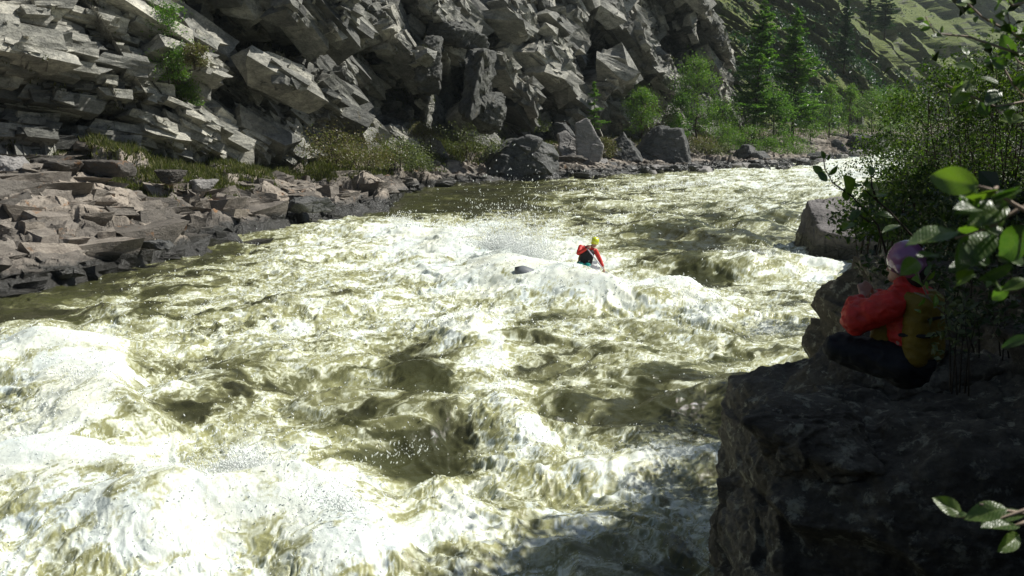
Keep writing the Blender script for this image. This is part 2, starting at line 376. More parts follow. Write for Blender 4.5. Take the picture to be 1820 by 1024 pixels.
lo_ = ramp(nt, fr, [(0.0, 0.0), (0.5, 1.0)]); hi_ = ramp(nt, fr, [(0.45, 0.0), (1.0, 1.0)])
nt.links.new(mix(nt, hi_, mix(nt, lo_, aer, (0.54, 0.56, 0.41)), wcol), b.inputs['Base Color'])
nt.links.new(mix(nt, fr, (0.10,)*3, (0.42,)*3), b.inputs['Roughness'])
b.inputs['IOR'].default_value = 1.33; b.inputs['Specular IOR Level'].default_value = 0.5
q1 = bump(nt, n1, 0.3, 0.018, None); bump(nt, n2, 0.5, 0.009, b, q1)
M['water'] = m
river = mesh_np('river', V, gridq(*X.shape), m, True, {'foam': foam, 'veil': veil})
tag(river, kind='structure')
wz = lambda x, y: float(Z[min(np.searchsorted(ds, y), len(ds)-1), min(np.searchsorted(us, CX+F*x/y), len(us)-1)])
# --- spray: drops thrown up from the breaking crests, far too many to count
rs = np.random.RandomState(4)
OCT = np.array([[1, 0, 0], [-1, 0, 0], [0, 1, 0], [0, -1, 0], [0, 0, 1], [0, 0, -1]], float)
OF = np.array([[0, 2, 4], [2, 1, 4], [1, 3, 4], [3, 0, 4], [2, 0, 5], [1, 2, 5], [3, 1, 5], [0, 3, 5]])
def spray(P, r, stretch):
    n = len(P); s = np.stack([r, r, r*stretch], -1)
    V = P[:, None, :]+OCT[None]*s[:, None, :]
    lean = rs.randn(n, 1)*0.5; V[:, :, 0] += (V[:, :, 2]-P[:, None, 2])*lean
    return V.reshape(-1, 3), (OF[None]+(np.arange(n)*6)[:, None, None]).reshape(-1, 3)
def burst(u1, v1, u2, v2, a, n, hgt, spread, r, clump=9):
    n = int(n*1.1); r *= .62
    p = np.array(at(u1, v1, a)); q = np.array(at(u2, v2, a)); k = rs.rand(clump)
    t = k[rs.randint(0, clump, n)]+rs.randn(n)*0.05; o = p+(q-p)*t[:, None]
    jet = 0.4+0.9*np.abs(np.sin(t*37))*rs.rand(n)
    h = rs.exponential(0.24, n)*hgt*jet*(.6+.8*rs.rand(n)); 
    x = o[:, 0]+rs.randn(n)*spread*(.25+h); y = o[:, 1]+rs.randn(n)*spread*(.25+h)
    z = a*0.75+h
    return np.stack([x, y, z], -1), r*(0.3+rs.rand(n)**3*1.9), 1.2+rs.rand(n)*2.2
PS = [burst(300, 812, 480, 802, .9, 3800, .42, .42, .007, 16), burst(380, 802, 470, 795, .9, 2000, .6, .3, .007, 9), burst(480, 805, 640, 880, .8, 3000, .35, .45, .0075, 12), burst(100, 760, 300, 815, .8, 1500, .3, .4, .008),
      burst(620, 830, 740, 790, .35, 260, .8, .6, .008, 7), burst(40, 595, 215, 690, .7, 1800, .35, .5, .009), burst(640, 886, 860, 875, .4, 500, .25, .3, .007),
      burst(860, 430, 1010, 462, .75, 16000, 2.2, .45, .013, 26), burst(830, 425, 960, 445, .7, 5000, 1.3, .7, .013, 20), burst(690, 385, 880, 425, .4, 1800, .8, .6, .015), burst(1000, 470, 1290, 535, .6, 1400, .5, .5, .012),
      burst(830, 540, 950, 780, .3, 900, .3, .4, .008), burst(930, 800, 1310, 790, .4, 900, .25, .3, .007), burst(1000, 340, 1500, 310, .5, 1200, .5, 2.0, .03), burst(1230, 440, 1430, 450, .4, 700, .35, .5, .014)]
def specks(n, u0, u1, v0, v1, r, zz):
    u = rs.uniform(u0, u1, n*3); v = v0+(v1-v0)*rs.rand(n*3)**1.0; x, y = at(u, v, .1); ri = np.clip(np.searchsorted(ds, y), 0, len(ds)-1); ci = np.clip(np.searchsorted(us, CX+F*x/y), 0, len(us)-1)
    f_ = foam[ri, ci]; k_ = (rs.rand(n*3) < (.03+f_)*.6); x, y, ri, ci = x[k_][:n], y[k_][:n], ri[k_][:n], ci[k_][:n]; m_ = len(x)
    return np.stack([x, y, Z[ri, ci]+rs.exponential(zz, m_)], -1), r*(.35+rs.rand(m_)**3*1.8), 1+rs.rand(m_)
PS += [specks(6000, 0, 1310, 760, 1060, .0055, .025), specks(8000, 0, 1380, 560, 800, .008, .03), specks(12000, 150, 1460, 400, 600, .011, .04), specks(9000, 700, 1600, 275, 420, .022, .06)]
sv, sf = spray(np.concatenate([p[0] for p in PS]), np.concatenate([p[1] for p in PS]), np.concatenate([p[2] for p in PS]))
M['spray'] = plain('spray_drops', (0.85, 0.88, 0.86), 0.3, 0.6, var=0.02, bmp=0)
tag(mesh_np('spray', sv, sf, M['spray'], True), 'fine white spray thrown up from the breaking wave crests', 'spray', kind='stuff')
# ------------------------------------------------------------------ single rocks
def sphere_grid(n):
    import itertools
    V = []; Q = []
    for ax in range(3):
        for sg in (-1, 1):
            a, b_ = np.meshgrid(np.linspace(-1, 1, n), np.linspace(-1, 1, n), indexing='ij')
            a = np.tan(a*math.pi/4); b_ = np.tan(b_*math.pi/4)
            p = np.empty((n, n, 3)); p[..., ax] = sg; p[..., (ax+1) % 3] = a*sg; p[..., (ax+2) % 3] = b_
            V.append(p.reshape(-1, 3)); Q.append(gridq(n, n)+len(Q)*n*n)
    V = np.concatenate(V); Q = np.concatenate(Q)
    key = np.round(V*1e5).astype(np.int64); _, idx, inv = np.unique(key, axis=0, return_index=True, return_inverse=True)
    V = V[idx]; Q = inv.ravel()[Q]
    return V/np.linalg.norm(V, axis=1, keepdims=True), Q
SG = {}
def rock(name, loc, size, seed, mat, n=28, planes=None, rot=0, tilt=(0, 0), rnd=0.08, rough=1.0, flat=0.0, soft=14.0, beds=1.0, sm=1, nz=1.0):
    """boulder: a ball cut by planes (random, or given as (normal, distance)), then broken up by cells and noise"""
    r = np.random.RandomState(seed)
    if n not in SG: SG[n] = sphere_grid(n)
    D_, Q = SG[n]
    if planes is None:
        planes = []
        for _ in range(11):
            v = r.randn(3); v /= np.linalg.norm(v); planes.append((v, 0.62+.3*r.rand()))
        planes += [((0, 0, 1), .55+.25*r.rand()), ((0, 0, -1), .6)]
    inv = np.zeros(len(D_))
    for nv, dist in planes:
        nv = np.asarray(nv, float); nv = nv/np.linalg.norm(nv); c = np.clip(D_@nv, 1e-4, None)/dist
        inv += c**soft
    R = 1/inv**(1/soft)
    P = D_*np.minimum(R, 1.6)[:, None]*np.asarray(size)[None, :]
    s = float(np.mean(size)); Pq = P+seed*3.7
    k1, _, _ = cells(Pq[:, 0]*1.5/s, Pq[:, 1]*1.5/s, Pq[:, 2]*2.2*beds/s, seed, .9); k3 = cells(Pq[:, 0]*11/s, Pq[:, 1]*11/s, Pq[:, 2]*15*beds/s, seed+2, 1.)[0] if n > 80 else 0
    k2, e2, _ = cells(Pq[:, 0]*4/s, Pq[:, 1]*4/s, Pq[:, 2]*6*beds/s, seed+1, .9)
    dd = s*rough*(rnd*1.1*k1+rnd*.5*k2+rnd*.22*k3)
    for _ in range(sm):
        acc = np.zeros(len(dd)); cnt = np.zeros(len(dd))
        for a_, b_ in ((0, 1), (1, 2), (2, 3), (3, 0)):
            np.add.at(acc, Q[:, a_], dd[Q[:, b_]]); np.add.at(acc, Q[:, b_], dd[Q[:, a_]]); np.add.at(cnt, Q[:, a_], 1); np.add.at(cnt, Q[:, b_], 1)
        dd = .35*dd+.65*acc/np.maximum(cnt, 1)
    dd = dd+nz*s*.04*rough*fbm(Pq[:, 0]*2/s, Pq[:, 1]*2/s, Pq[:, 2]*2.6/s, 6, seed, .6)
    P = P+D_*dd[:, None]
    ca, sa = math.cos(tilt[0]), math.sin(tilt[0]); P = P@np.array([[1, 0, 0], [0, ca, sa], [0, -sa, ca]])
    ca, sa = math.cos(tilt[1]), math.sin(tilt[1]); P = P@np.array([[ca, 0, -sa], [0, 1, 0], [sa, 0, ca]])
    ca, sa = math.cos(rot), math.sin(rot); P = P@np.array([[ca, sa, 0], [-sa, ca, 0], [0, 0, 1]])
    o = mesh_np(name, P, Q, mat, False); o.location = loc
    return o
# ------------------------------------------------------------------ left bank: waterline, foot of the cliff, cliff
def interp(xs, tab):
    t = np.array(tab, float); return [np.interp(xs, t[:, 0], t[:, k]) for k in range(1, t.shape[1])]
WL = [(-900, 760), (-400, 620), (0, 527), (120, 507), (230, 478), (300, 458), (380, 440), (470, 425), (500, 402), (600, 388), (690, 372), (720, 342), (800, 328), (870, 324), (1000, 317), (1120, 309), (1200, 305), (1300, 300), (1400, 297), (1480, 284), (1560, 271), (1610, 262), (1700, 247), (1800, 238)]
BASE = [(-900, 30, 3.6), (-400, 38, 3.6), (0, 46, 3.5), (300, 53, 3.1), (450, 60, 2.7), (600, 70, 2.5), (800, 86, 2.3), (1000, 100, 2.0), (1200, 120, 2.2), (1350, 138, 2.6), (1500, 170, 2.6), (1600, 205, 3), (1700, 265, 3), (1800, 350, 4), (1900, 480, 5), (2100, 640, 8), (2600, 800, 8)]
cu = np.concatenate([np.linspace(-900, -60, 70, endpoint=False), np.arange(-60, 1660, 1.6), np.linspace(1660, 2600, 120)])
bd, bz = interp(cu, BASE)
bx = (cu-CX)/F*bd
wv_ = interp(np.minimum(cu, 1800), WL)[0]
wlx, wly = at(np.minimum(cu, 1800), wv_, 0.0)
wlx = np.where(cu > 1800, bx-25, wlx); wly = np.where(cu > 1800, bd-25, wly)
# shelf / shore : waterline -> foot of the cliff
NT = 330
tt = np.concatenate([[-.9, -.5, -.25, -.12], np.linspace(-.06, 1.12, NT)])
T, CUg = np.meshgrid(tt, cu, indexing='ij')
BX = np.broadcast_to(bx, T.shape); BD = np.broadcast_to(bd, T.shape); BZ = np.broadcast_to(bz, T.shape)
x = wlx+(BX-wlx)*T; y = wly+(BD-wly)*T
slab = 1-sstep(640, 820, CUg)                        # 1 on the bare rock slabs, 0 on the boulder shore
prof = slab*(0.55*sstep(-.03, .05, T)*(1-sstep(150, 420, CUg)*.75)+(BZ-.55)*np.clip(T, 0, 1)**.8)+(1-slab)*BZ*np.clip(T, 0, 1.2)**.75
z = np.where(T < 0, T*4.0, prof)
st = x*0.25+y*0.12+z                                  # gently dipping beds
d1, e1, c1 = cells(x*0.20+fbm(x*.3, y*.3, o=2, s=3)*.3, y*0.16, st*0.5, 7, 0.55)
d2, e2, c2 = cells(x*0.85, y*0.62, st*1.3, 8, 0.8)
d3, e3, c3 = cells(x*2.3, y*1.8, st*3.5, 9, 0.8)
amp = sstep(-.08, .05, T)
z = z+amp*slab*(blur(0.85*d1-.2*(e1 < .05), 4)+blur(0.22*d2+.07*d3-.05*(e2 < .05), 1))+amp*(1-slab)*(0.35*d1+.3*d2+.15*d3)+0.05*fbm(x*3, y*3, o=4, s=14)
x = x+amp*0.12*d2; y = y-amp*0.1*d3
shore = mesh_np('riverbank', np.stack([x, y, z], -1).reshape(-1, 3), gridq(*T.shape), [M['shelf']], False, {'tone': .5+.35*c1*slab+.25*c2})
tag(shore, kind='structure'); SHX, SHY, SHZ = x, y, z; SHT = T.copy()
from mathutils.bvhtree import BVHTree
def shore_z(px, py):
    i = np.argmin((SHX[::3, ::3]-px)**2+(SHY[::3, ::3]-py)**2); return float(SHZ[::3, ::3].ravel()[i])
# cliff
hh = np.concatenate([[-1.5], np.linspace(-.6, 0, 8, endpoint=False), np.linspace(0, 1, 400), 1+np.cumsum(np.linspace(.006, .12, 60))])
tan_top = 0.115                                        # the picture ends about this far above eye level
Hh, CUg = np.meshgrid(hh, cu, indexing='ij')
BX = np.broadcast_to(bx, Hh.shape); BD = np.broadcast_to(bd, Hh.shape); BZ = np.broadcast_to(bz, Hh.shape)
visH = (H-BZ+tan_top*BD*1.25)
hz = np.where(Hh < 1, Hh*visH, visH+(Hh-1)*22)
dx = np.gradient(bx); dy = np.gradient(bd); L = np.hypot(dx, dy); nx = -dy/L; ny = dx/L        # away from the river
kk = np.ones(81)/81.
nx = np.convolve(np.pad(nx, 40, 'edge'), kk, 'valid'); ny = np.convolve(np.pad(ny, 40, 'edge'), kk, 'valid'); L = np.hypot(nx, ny); nx /= L; ny /= L
NX = np.broadcast_to(nx, Hh.shape); NY = np.broadcast_to(ny, Hh.shape)
hill = sstep(1270, 1440, CUg)                          # the far part is a grassy slope
back = hz*(0.24*(1-hill)+0.95*hill)*(1+0.25*np.clip(hz/40, 0, 1))
back += 1.6*(1-sstep(0, 3.0, hz))*0
x = BX+NX*back; y = BD+NY*back; z = BZ+hz
# dip of the beds changes along the cliff: flat at left, falling to the right in the middle, steep at right
sA = (x*0.45+y*0.9)
dip = np.interp(CUg, [-900, 180, 330, 520, 800, 1000, 1300, 2600], [0.02, 0.08, 0.40, 0.55, 0.7, 1.0, 1.0, 1.0])
sh = np.cumsum(np.gradient(cu)*0)+0
bed = z*np.cos(np.arctan(dip))+(sA*0.8)*np.sin(np.arctan(dip)); alo = sA*np.cos(np.arctan(dip))-z*np.sin(np.arctan(dip))
wr = fbm(x*.12, y*.12, z*.12, 3, 31)
bf = np.interp(CUg, [-900, 250, 450, 700, 2600], [1.0, 1.0, .8, .58, .55])
big, eb, cb = cells(alo*.16+wr*.3, bed*.28*bf+wr*.2, (x-y)*.06, 33, 1.5)
m1, em, cm = cells(alo*.40, bed*.85*bf+wr*.5, (x-y)*.1, 34, 1.6)
m2, e2, c2 = cells(alo*1.15, bed*2.2*bf+wr*.5, (x-y)*.3, 35, 1.6)
m3, e3, c3 = cells(alo*3.1, bed*4.6*bf, (x-y)*.8, 36, 1.5)
rk = 1-hill
amp = sstep(-.4, .3, hz)
lay = 1-sstep(430, 620, CUg)
disp = blur(np.interp(CUg, [0, 250, 480], [1.5, 1.7, 3.4])*big+.9*m1-.6*(eb < .035), 1)+.35*m2+.15*m3
# deep recess (the dark cleft) and the overhang beside it
def pit(u0, v0, ru, rv):
    pu, pv = proj(BX, BD+0*x, z); return np.exp(-(((CUg-u0)/ru)**2)**2-(((pv-v0)/rv)**2)**2)
disp = disp*(1-.6*pit(800, 190, 45, 90))
rib = ridged(sA*.055+fbm(x*.02, z*.04, o=2, s=44)*.35, z*.012+3, o=4, s=45, g=.5)
hn = fbm(sA*.16, z*.16, (x-y)*.05, 5, 47, .6)
hd = hill*(rib*13*sstep(1300, 1450, CUg)*np.clip(BD/170, .6, 2.5)+2.4*hn-4)
f = 0.10*(1-hill)*fbm(x*1.3, y*1.3, z*1.3, 4, 37)+0.8*fbm(x*.15, y*.15, z*.15, 2, 38)
dd = amp*(rk*disp+hd+f)
vl = np.hypot(x, y); wv2 = .72; ex = -NX*(1-wv2)-x/vl*wv2; ey = -NY*(1-wv2)-y/vl*wv2; el = np.hypot(ex, ey)
dd = dd*(1+.35*rk)*np.where(dd > 0, .3+.7*sstep(0, 3.2, hz), 1); x = x+ex/el*dd; y = y+ey/el*dd; z = z+amp*rk*(.25*m1+.15*m2)
PU_, PV_ = proj(x, y, z)
def pit(u0, v0, ru, rv, sk=0.0):
    return np.exp(-(((PU_-u0-sk*(PV_-v0)+6*noise(PV_*.05, PU_*.03, s=9))/ru)**2)**3-(((PV_-v0+8*noise(PU_*.06, PV_*.02, s=8))/rv)**2)**3)
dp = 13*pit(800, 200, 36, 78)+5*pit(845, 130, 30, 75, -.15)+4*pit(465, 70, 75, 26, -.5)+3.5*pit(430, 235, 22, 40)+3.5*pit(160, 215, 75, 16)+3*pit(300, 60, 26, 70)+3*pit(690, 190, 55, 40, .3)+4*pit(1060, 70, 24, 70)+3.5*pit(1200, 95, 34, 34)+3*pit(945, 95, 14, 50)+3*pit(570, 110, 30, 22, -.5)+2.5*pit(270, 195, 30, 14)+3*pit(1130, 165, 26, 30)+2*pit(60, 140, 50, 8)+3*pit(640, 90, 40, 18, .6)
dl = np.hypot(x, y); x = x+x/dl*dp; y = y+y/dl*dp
tone = np.clip(.5+.30*cb+.28*cm+.22*c2+.18*c3, 0, 1)*(1-.35*np.clip(dp, 0, 1)); tone = np.where((CUg < 280) & (PV_ < 130), tone*.6+.4, tone)  # painted shade darkens the recesses, painted sunlight lifts the upper left
mg, ng, bg_, og = newmat('hill_grass_and_rock')
v0 = mapped(ng); nn = ntex(ng, v0, .35, 8, .7); n3 = ntex(ng, v0, 2.2, 8, .75)
gcol = ramp(ng, n3, [(0.3, (0.016, 0.034, 0.008)), (0.5, (0.078, 0.108, 0.014)), (0.72, (0.21, 0.22, 0.035))])
rcol = ramp(ng, n3, [(0.3, (0.06, 0.062, 0.055)), (0.7, (0.24, 0.235, 0.21))])
ge = N(ng, "NewGeometry"); sx = N(ng, "SeparateXYZ"); ng.links.new(ge.outputs['True Normal'], sx.inputs[0])
ad = N(ng, "Math", operation='ADD'); ng.links.new(sx.outputs[2], ad.inputs[0]); ng.links.new(nn, ad.inputs[1])
ng.links.new(mix(ng, ramp(ng, ad.outputs[0], [(0.66, 0.0), (0.84, 1.0)]), rcol, gcol), bg_.inputs['Base Color'])
bg_.inputs['Roughness'].default_value = .9; bump(ng, n3, 1.0, .5, bg_)
M['hill'] = mg
q = gridq(*Hh.shape); hq = hill.ravel()[q[:, 0]]+.25*noise(sA.ravel()[q[:, 0]]*.2, z.ravel()[q[:, 0]]*.2, s=3)
CV = np.stack([x, y, z], -1).reshape(-1, 3); sel = CUg.ravel()[q[:, 0]] < 1345
def sub(name, s_, mats, midx=None):
    qq = q[s_]; uq, inv = np.unique(qq, return_inverse=True)
    return mesh_np(name, CV[uq], inv.reshape(-1, 4), mats, False, {'tone': tone.ravel()[uq]}, midx=None if midx is None else midx[s_])
mi = (hq > .45).astype(int)
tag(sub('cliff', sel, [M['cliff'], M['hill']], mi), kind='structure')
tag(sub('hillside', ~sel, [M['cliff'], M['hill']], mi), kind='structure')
CLX, CLY, CLZ = x, y, z; CLU = CUg
for q_, (u_, v_, d_, sx_, sy_, sz_) in enumerate([(852, 150, 81.5, 1.15, 2.6, 4.2), (868, 205, 82, 1.3, 2.2, 2.2), (812, 62, 82.5, 1.9, 2.4, 1.3), (764, 120, 80, 1.0, 2.4, 3.0)]):
    tag(rock('cliff_buttress', atd(u_, v_, d_), (sx_, sy_, sz_), 400+q_, M['cliff'], n=60, rnd=.12, nz=1.5, tilt=(0, .12)), kind='structure')
def cliff_pt(u, v):
    """the spot on the cliff seen at u,v"""
    pu, pv = proj(CLX[::2, ::2], CLY[::2, ::2], CLZ[::2, ::2]); e = (pu-u)**2+(pv-v)**2
    e = np.where(e < 30, np.hypot(CLX[::2, ::2], CLY[::2, ::2]), 1e6+e); i = np.argmin(e); return Vector((float(CLX[::2, ::2].ravel()[i]), float(CLY[::2, ::2].ravel()[i]), float(CLZ[::2, ::2].ravel()[i])))
# angular blocks of the jointed rock, laid in courses along the beds
def blocks(n, pick, dims, dip, seed, prot, jit=.16, rotj=.12, lean=.12, src=None, dpm=.1, zo=0.0):
    SX, SY, SZ, PVV, lo_i, hi_i, DPP = src or (CLX, CLY, CLZ, PV_, 1, 412, dp)
    rs = np.random.RandomState(seed); g = SX.shape; V = []; T_ = []
    iu = rs.randint(0, g[1], n*6); it = rs.randint(lo_i, hi_i, n*6); k = pick(cu[iu], PVV[it, iu])*(DPP[it, iu] < dpm); sel_ = rs.rand(n*6) < k; iu = iu[sel_][:n]; it = it[sel_][:n]; n = len(iu)
    P = np.stack([SX[it, iu], SY[it, iu], SZ[it, iu]+zo], -1); Nn = np.stack([nxs[iu], nys[iu], np.zeros(n)], -1); vd = P*np.array([1, 1, 0]); vd /= np.linalg.norm(vd, axis=1, keepdims=True)
    Nn = Nn*.65+vd*.35; Nn /= np.linalg.norm(Nn, axis=1, keepdims=True); Tt = np.stack([Nn[:, 1], -Nn[:, 0], Nn[:, 2]*0], -1)
    th = np.arctan(np.interp(cu[iu], *dip))+rs.randn(n)*rotj+np.interp(cu[iu], [0, 300, 700], [.12, .22, .42])*fbm(P[:, 0]*.13, P[:, 1]*.13, P[:, 2]*.2, 2, 404)*(zo == 0); up = np.array([0, 0, 1.])[None]
    a = Tt*np.cos(th)[:, None]-up*np.sin(th)[:, None]; b_ = Tt*np.sin(th)[:, None]+up*np.cos(th)[:, None]
    yw = rs.randn(n)*rotj*1.5; c_ = Nn*np.cos(yw)[:, None]+a*np.sin(yw)[:, None]; a = a*np.cos(yw)[:, None]-Nn*np.sin(yw)[:, None]
    tl = lean+rs.randn(n)*rotj; b2 = b_*np.cos(tl)[:, None]+c_*np.sin(tl)[:, None]; c_ = c_*np.cos(tl)[:, None]-b_*np.sin(tl)[:, None]; b_ = b2
    s = np.clip(np.exp(rs.randn(n)*.45), .4, 1.7); L_ = np.stack([dims[0]*s*np.clip(np.exp(rs.randn(n)*.35), .5, 1.5), dims[1]*s**.7*np.exp(rs.randn(n)*.3), dims[2]*s**.6], -1)
    P = P+Nn*(L_[:, 2:]*.5-prot*L_[:, 1:2]*(.3+rs.rand(n, 1)))
    C8 = np.array([[x, y, z] for x in (-.5, .5) for y in (-.5, .5) for z in (-.5, .5)])
    K = C8[None]*(1+0*L_[:, None])+rs.uniform(-jit, jit, (n, 8, 3)); K = K*L_[:, None]
    V = P[:, None]+K[..., :1]*a[:, None]+K[..., 1:2]*b_[:, None]+K[..., 2:]*c_[:, None]
    F6 = np.array([[0, 1, 3, 2], [4, 6, 7, 5], [0, 4, 5, 1], [2, 3, 7, 6], [0, 2, 6, 4], [1, 5, 7, 3]])
    # each face is split 3x3 and roughened so edges are chipped
    m_ = 5; uu = np.linspace(0, 1, m_); A_, B_ = np.meshgrid(uu, uu, indexing='ij'); A_ = A_.ravel()[None, :, None]; B_ = B_.ravel()[None, :, None]
    VV = []; QQ = []; off = 0; gq = gridq(m_, m_)
    for f6 in F6:
        q0, q1, q2, q3 = (V[:, i_][:, None] for i_ in f6); G_ = (q0*(1-A_)+q3*A_)*(1-B_)+(q1*(1-A_)+q2*A_)*B_
        VV.append(G_.reshape(-1, 3)); QQ.append((gq[None]+(np.arange(n)*m_*m_)[:, None, None]+off).reshape(-1, 4)); off += n*m_*m_
    VV = np.concatenate(VV); sz = dims[1]
    dn = np.stack([noise(VV[:, 0]*1.9/sz+q_*9, VV[:, 1]*1.9/sz, VV[:, 2]*1.9/sz, 5+q_)+.5*noise(VV[:, 0]*4.3/sz+q_*9, VV[:, 1]*4.3/sz, VV[:, 2]*4.3/sz, 15+q_) for q_ in range(3)], -1)
    VV = VV+dn*.13*sz
    tn = np.clip(.42+.22*rs.randn(n)+.38*fbm(P[:, 0]*.16, P[:, 1]*.16, P[:, 2]*.22, 3, 405)+np.interp(cu[iu], [-200, 0, 270, 420, 2000], [.20, .20, .15, 0, 0])*(PVV[it, iu] < 150)*(1.6 if src is None else .5), 0, 1); tn = np.tile(np.repeat(tn, m_*m_), 6)  # random tone per block, upper left painted lighter as if in sun
    return VV, np.concatenate(QQ), tn
nxs, nys = nx, ny
DIP = ([-900, 180, 330, 520, 800, 1000, 1300, 2600], [0.04, 0.10, 0.45, 0.62, 0.7, .9, 1.1, 1.0])
nocave = lambda u, v: 1-(np.abs(u-803) < 44)*(v > 60)*(v < 275)
BB = [blocks(900, lambda u, v: (u > -250)*(u < 420)*(v > -250), (1.9, .36, 1.4), DIP, 1, .35, .14, .05, .22), blocks(1900, lambda u, v: (u > -250)*(u < 470)*(v > -150)*(v < 285), (.80, .20, .6), DIP, 2, .6, .16, .07, .25),
      blocks(700, lambda u, v: (u > 380)*(u < 860)*(v > -250)*nocave(u, v), (1.9, .55, 1.5), DIP, 3, .3, .2, .10, .2), blocks(2300, lambda u, v: (u > 380)*(u < 900)*(v > -100)*(v < 275)*nocave(u, v), (.8, .26, .7), DIP, 4, .6, .2, .11, .2, dpm=1.),
      blocks(480, lambda u, v: (u > 820)*(u < 1335)*(v > -250)*nocave(u, v), (2.3, .9, 1.9), DIP, 5, .25, .26, .12, .15), blocks(3000, lambda u, v: (u > 820)*(u < 1340)*(v > -100)*(v < 260)*nocave(u, v), (.9, .34, .8), DIP, 6, .5, .26, .13, .15, dpm=1.)]
ssrc = (SHX, SHY, SHZ, SHT, 10, SHX.shape[0]-30, SHZ*0); FDIP = ([-900, 2600], [.04, .04])
SBK = [blocks(150, lambda u, v: (u > -400)*(u < 760)*((v < .58)+(u < 190)), (1.35, .52, 1.4), FDIP, 21, .1, .28, .10, .10, ssrc, zo=-.14), blocks(300, lambda u, v: (u > -200)*(u < 860)*((v < .60)+(u < 200)), (.7, .30, .75), FDIP, 22, .1, .28, .12, .08, ssrc, zo=-.05)]
o_ = 0; VV = []; QQ = []; TN = []
for a_, b_, t_ in SBK: VV.append(a_); QQ.append(b_+o_); TN.append(t_); o_ += len(a_)
tag(mesh_np('riverbank_ledges', np.concatenate(VV), np.concatenate(QQ), [M['shelf']], False, {'tone': np.concatenate(TN)*.8+.05}), kind='structure')
o_ = 0; VV = []; QQ = []; TN = []
for a_, b_, t_ in BB: VV.append(a_); QQ.append(b_+o_); TN.append(t_); o_ += len(a_)
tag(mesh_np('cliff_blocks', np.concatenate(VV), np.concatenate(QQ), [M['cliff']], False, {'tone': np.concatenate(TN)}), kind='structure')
# ------------------------------------------------------------------ right bank
RB = [(-60, -6), (-20, 0), (-3, 3.0), (1.0, 5.2), (2.4, 6.9), (4.2, 9.2), (4.6, 12.5), (5.6, 16), (8.0, 24), (10.8, 34), (15.5, 48), (22, 64), (30, 82), (40, 102), (55, 125), (74, 155), (105, 200), (150, 260), (230, 360)]
rb = np.array(RB, float); seg = np.r_[0, np.cumsum(np.hypot(*np.diff(rb, axis=0).T))]
ss = np.concatenate([np.linspace(0, 60, 60, endpoint=False), np.linspace(60, 110, 420, endpoint=False), np.linspace(110, seg[-1], 160)])
rx = np.interp(ss, seg, rb[:, 0]); ry = np.interp(ss, seg, rb[:, 1]); kk = np.ones(9)/9
gx = np.gradient(rx); gy = np.gradient(ry); L = np.hypot(gx, gy); nx = gy/L; ny = -gx/L
nx = np.convolve(np.pad(nx, 20, 'edge'), np.ones(41)/41, 'valid'); ny = np.convolve(np.pad(ny, 20, 'edge'), np.ones(41)/41, 'valid')
ot = np.concatenate([[-1.2, -.5], np.linspace(-.3, 8, 260), 8+np.cumsum(np.linspace(.1, 3, 40))])
O, S = np.meshgrid(ot, ss, indexing='ij')
x = rx+nx*O; y = ry+ny*O
ht = np.where(O < 0, O*2, 3.0*sstep(-.05, 2.2, O)+0.42*np.clip(O-1.8, 0, 200)*(1-.25*sstep(20, 60, O)))
d1, e1, _ = cells(x*.5, y*.5, ht*.8, 61, .8); d2, e2, _ = cells(x*1.4, y*1.4, ht*2.2, 62, .8); d3, _, _ = cells(x*3.6, y*3.6, ht*5, 63, .8)
am = sstep(-.3, .8, O)
z = ht+am*(.75*d1+.3*d2+.11*d3)+.25*fbm(x*.4, y*.4, o=4, s=64)*am
camd = np.hypot(x, y); z = np.where(camd < 5, np.minimum(z, 3.3-.2*(5-camd)*0), z)
seat = np.exp(-(((x-2.6)/1.6)**2+((y-7.2)/1.5)**2)**2); z = z*(1-seat)+np.minimum(z, 2.9)*seat
# soil, moss and rock on the bank
mb, nb, bb, ob = newmat('bank_soil_and_rock')
v0 = mapped(nb); a1 = ntex(nb, v0, 1.6, 8, .7); a2 = ntex(nb, v0, 9, 8, .75)
c = mix(nb, ramp(nb, a1, [(0.42, 0.0), (0.6, 1.0)]), ramp(nb, a2, [(0.3, (0.03, 0.03, 0.028)), (0.7, (0.12, 0.118, 0.11))]), ramp(nb, a2, [(0.3, (0.022, 0.022, 0.010)), (0.7, (0.06, 0.062, 0.022))]))
nb.links.new(c, bb.inputs['Base Color']); bb.inputs['Roughness'].default_value = .85; bump(nb, a2, 1, .06, bb)
M['bank'] = mb
rbk = mesh_np('near_bank', np.stack([x, y, z], -1).reshape(-1, 3), gridq(*O.shape)[:, ::-1], [M['bank']], False)
tag(rbk, kind='structure'); RBX, RBY, RBZ = x, y, z
def bank_z(px, py):
    i = np.argmin((RBX-px)**2+(RBY-py)**2); return float(RBZ.ravel()[i])
# shore boulders one can tell apart: u, v of the middle, width px, height px, distance
def srock(u, v, w, h, d, seed, mat, label, group=None, dep=1.0, **k):
    p = atd(u, v, d); s = d/F
    return tag(rock('boulder', p, (w*s*.62, w*s*.6*dep, h*s*.66), seed, mat, **k), label, 'boulder', group)
G = 'boulders along the far shore'
BO = [((.1, -1, .1), .75), ((.8, -.5, .2), .8), ((1, .4, .1), .8), ((-1, -.3, .5), .7), ((-.5, 0, 1), .72), ((.3, .2, 1), .74), ((0, 1, .2), .8), ((0, 0, -1), .7)]
srock(925, 285, 120, 78, 84, 11, M['boulder'], 'largest dark rounded boulder at the water edge below the cliff cleft', G, planes=BO, n=60, soft=20)
srock(868, 312, 62, 26, 84, 12, M['slab'], 'low lumpy grey rock in front of the largest dark boulder', G, n=36)
SLB = [((0, -1, .2), .22), ((0, 1, 0), .3), ((1, 0, .75), .62), ((-1, 0, -.1), .5), ((0, 0, -1), .8), ((-.3, 0, 1), .95), ((1, 0, -.3), .8)]
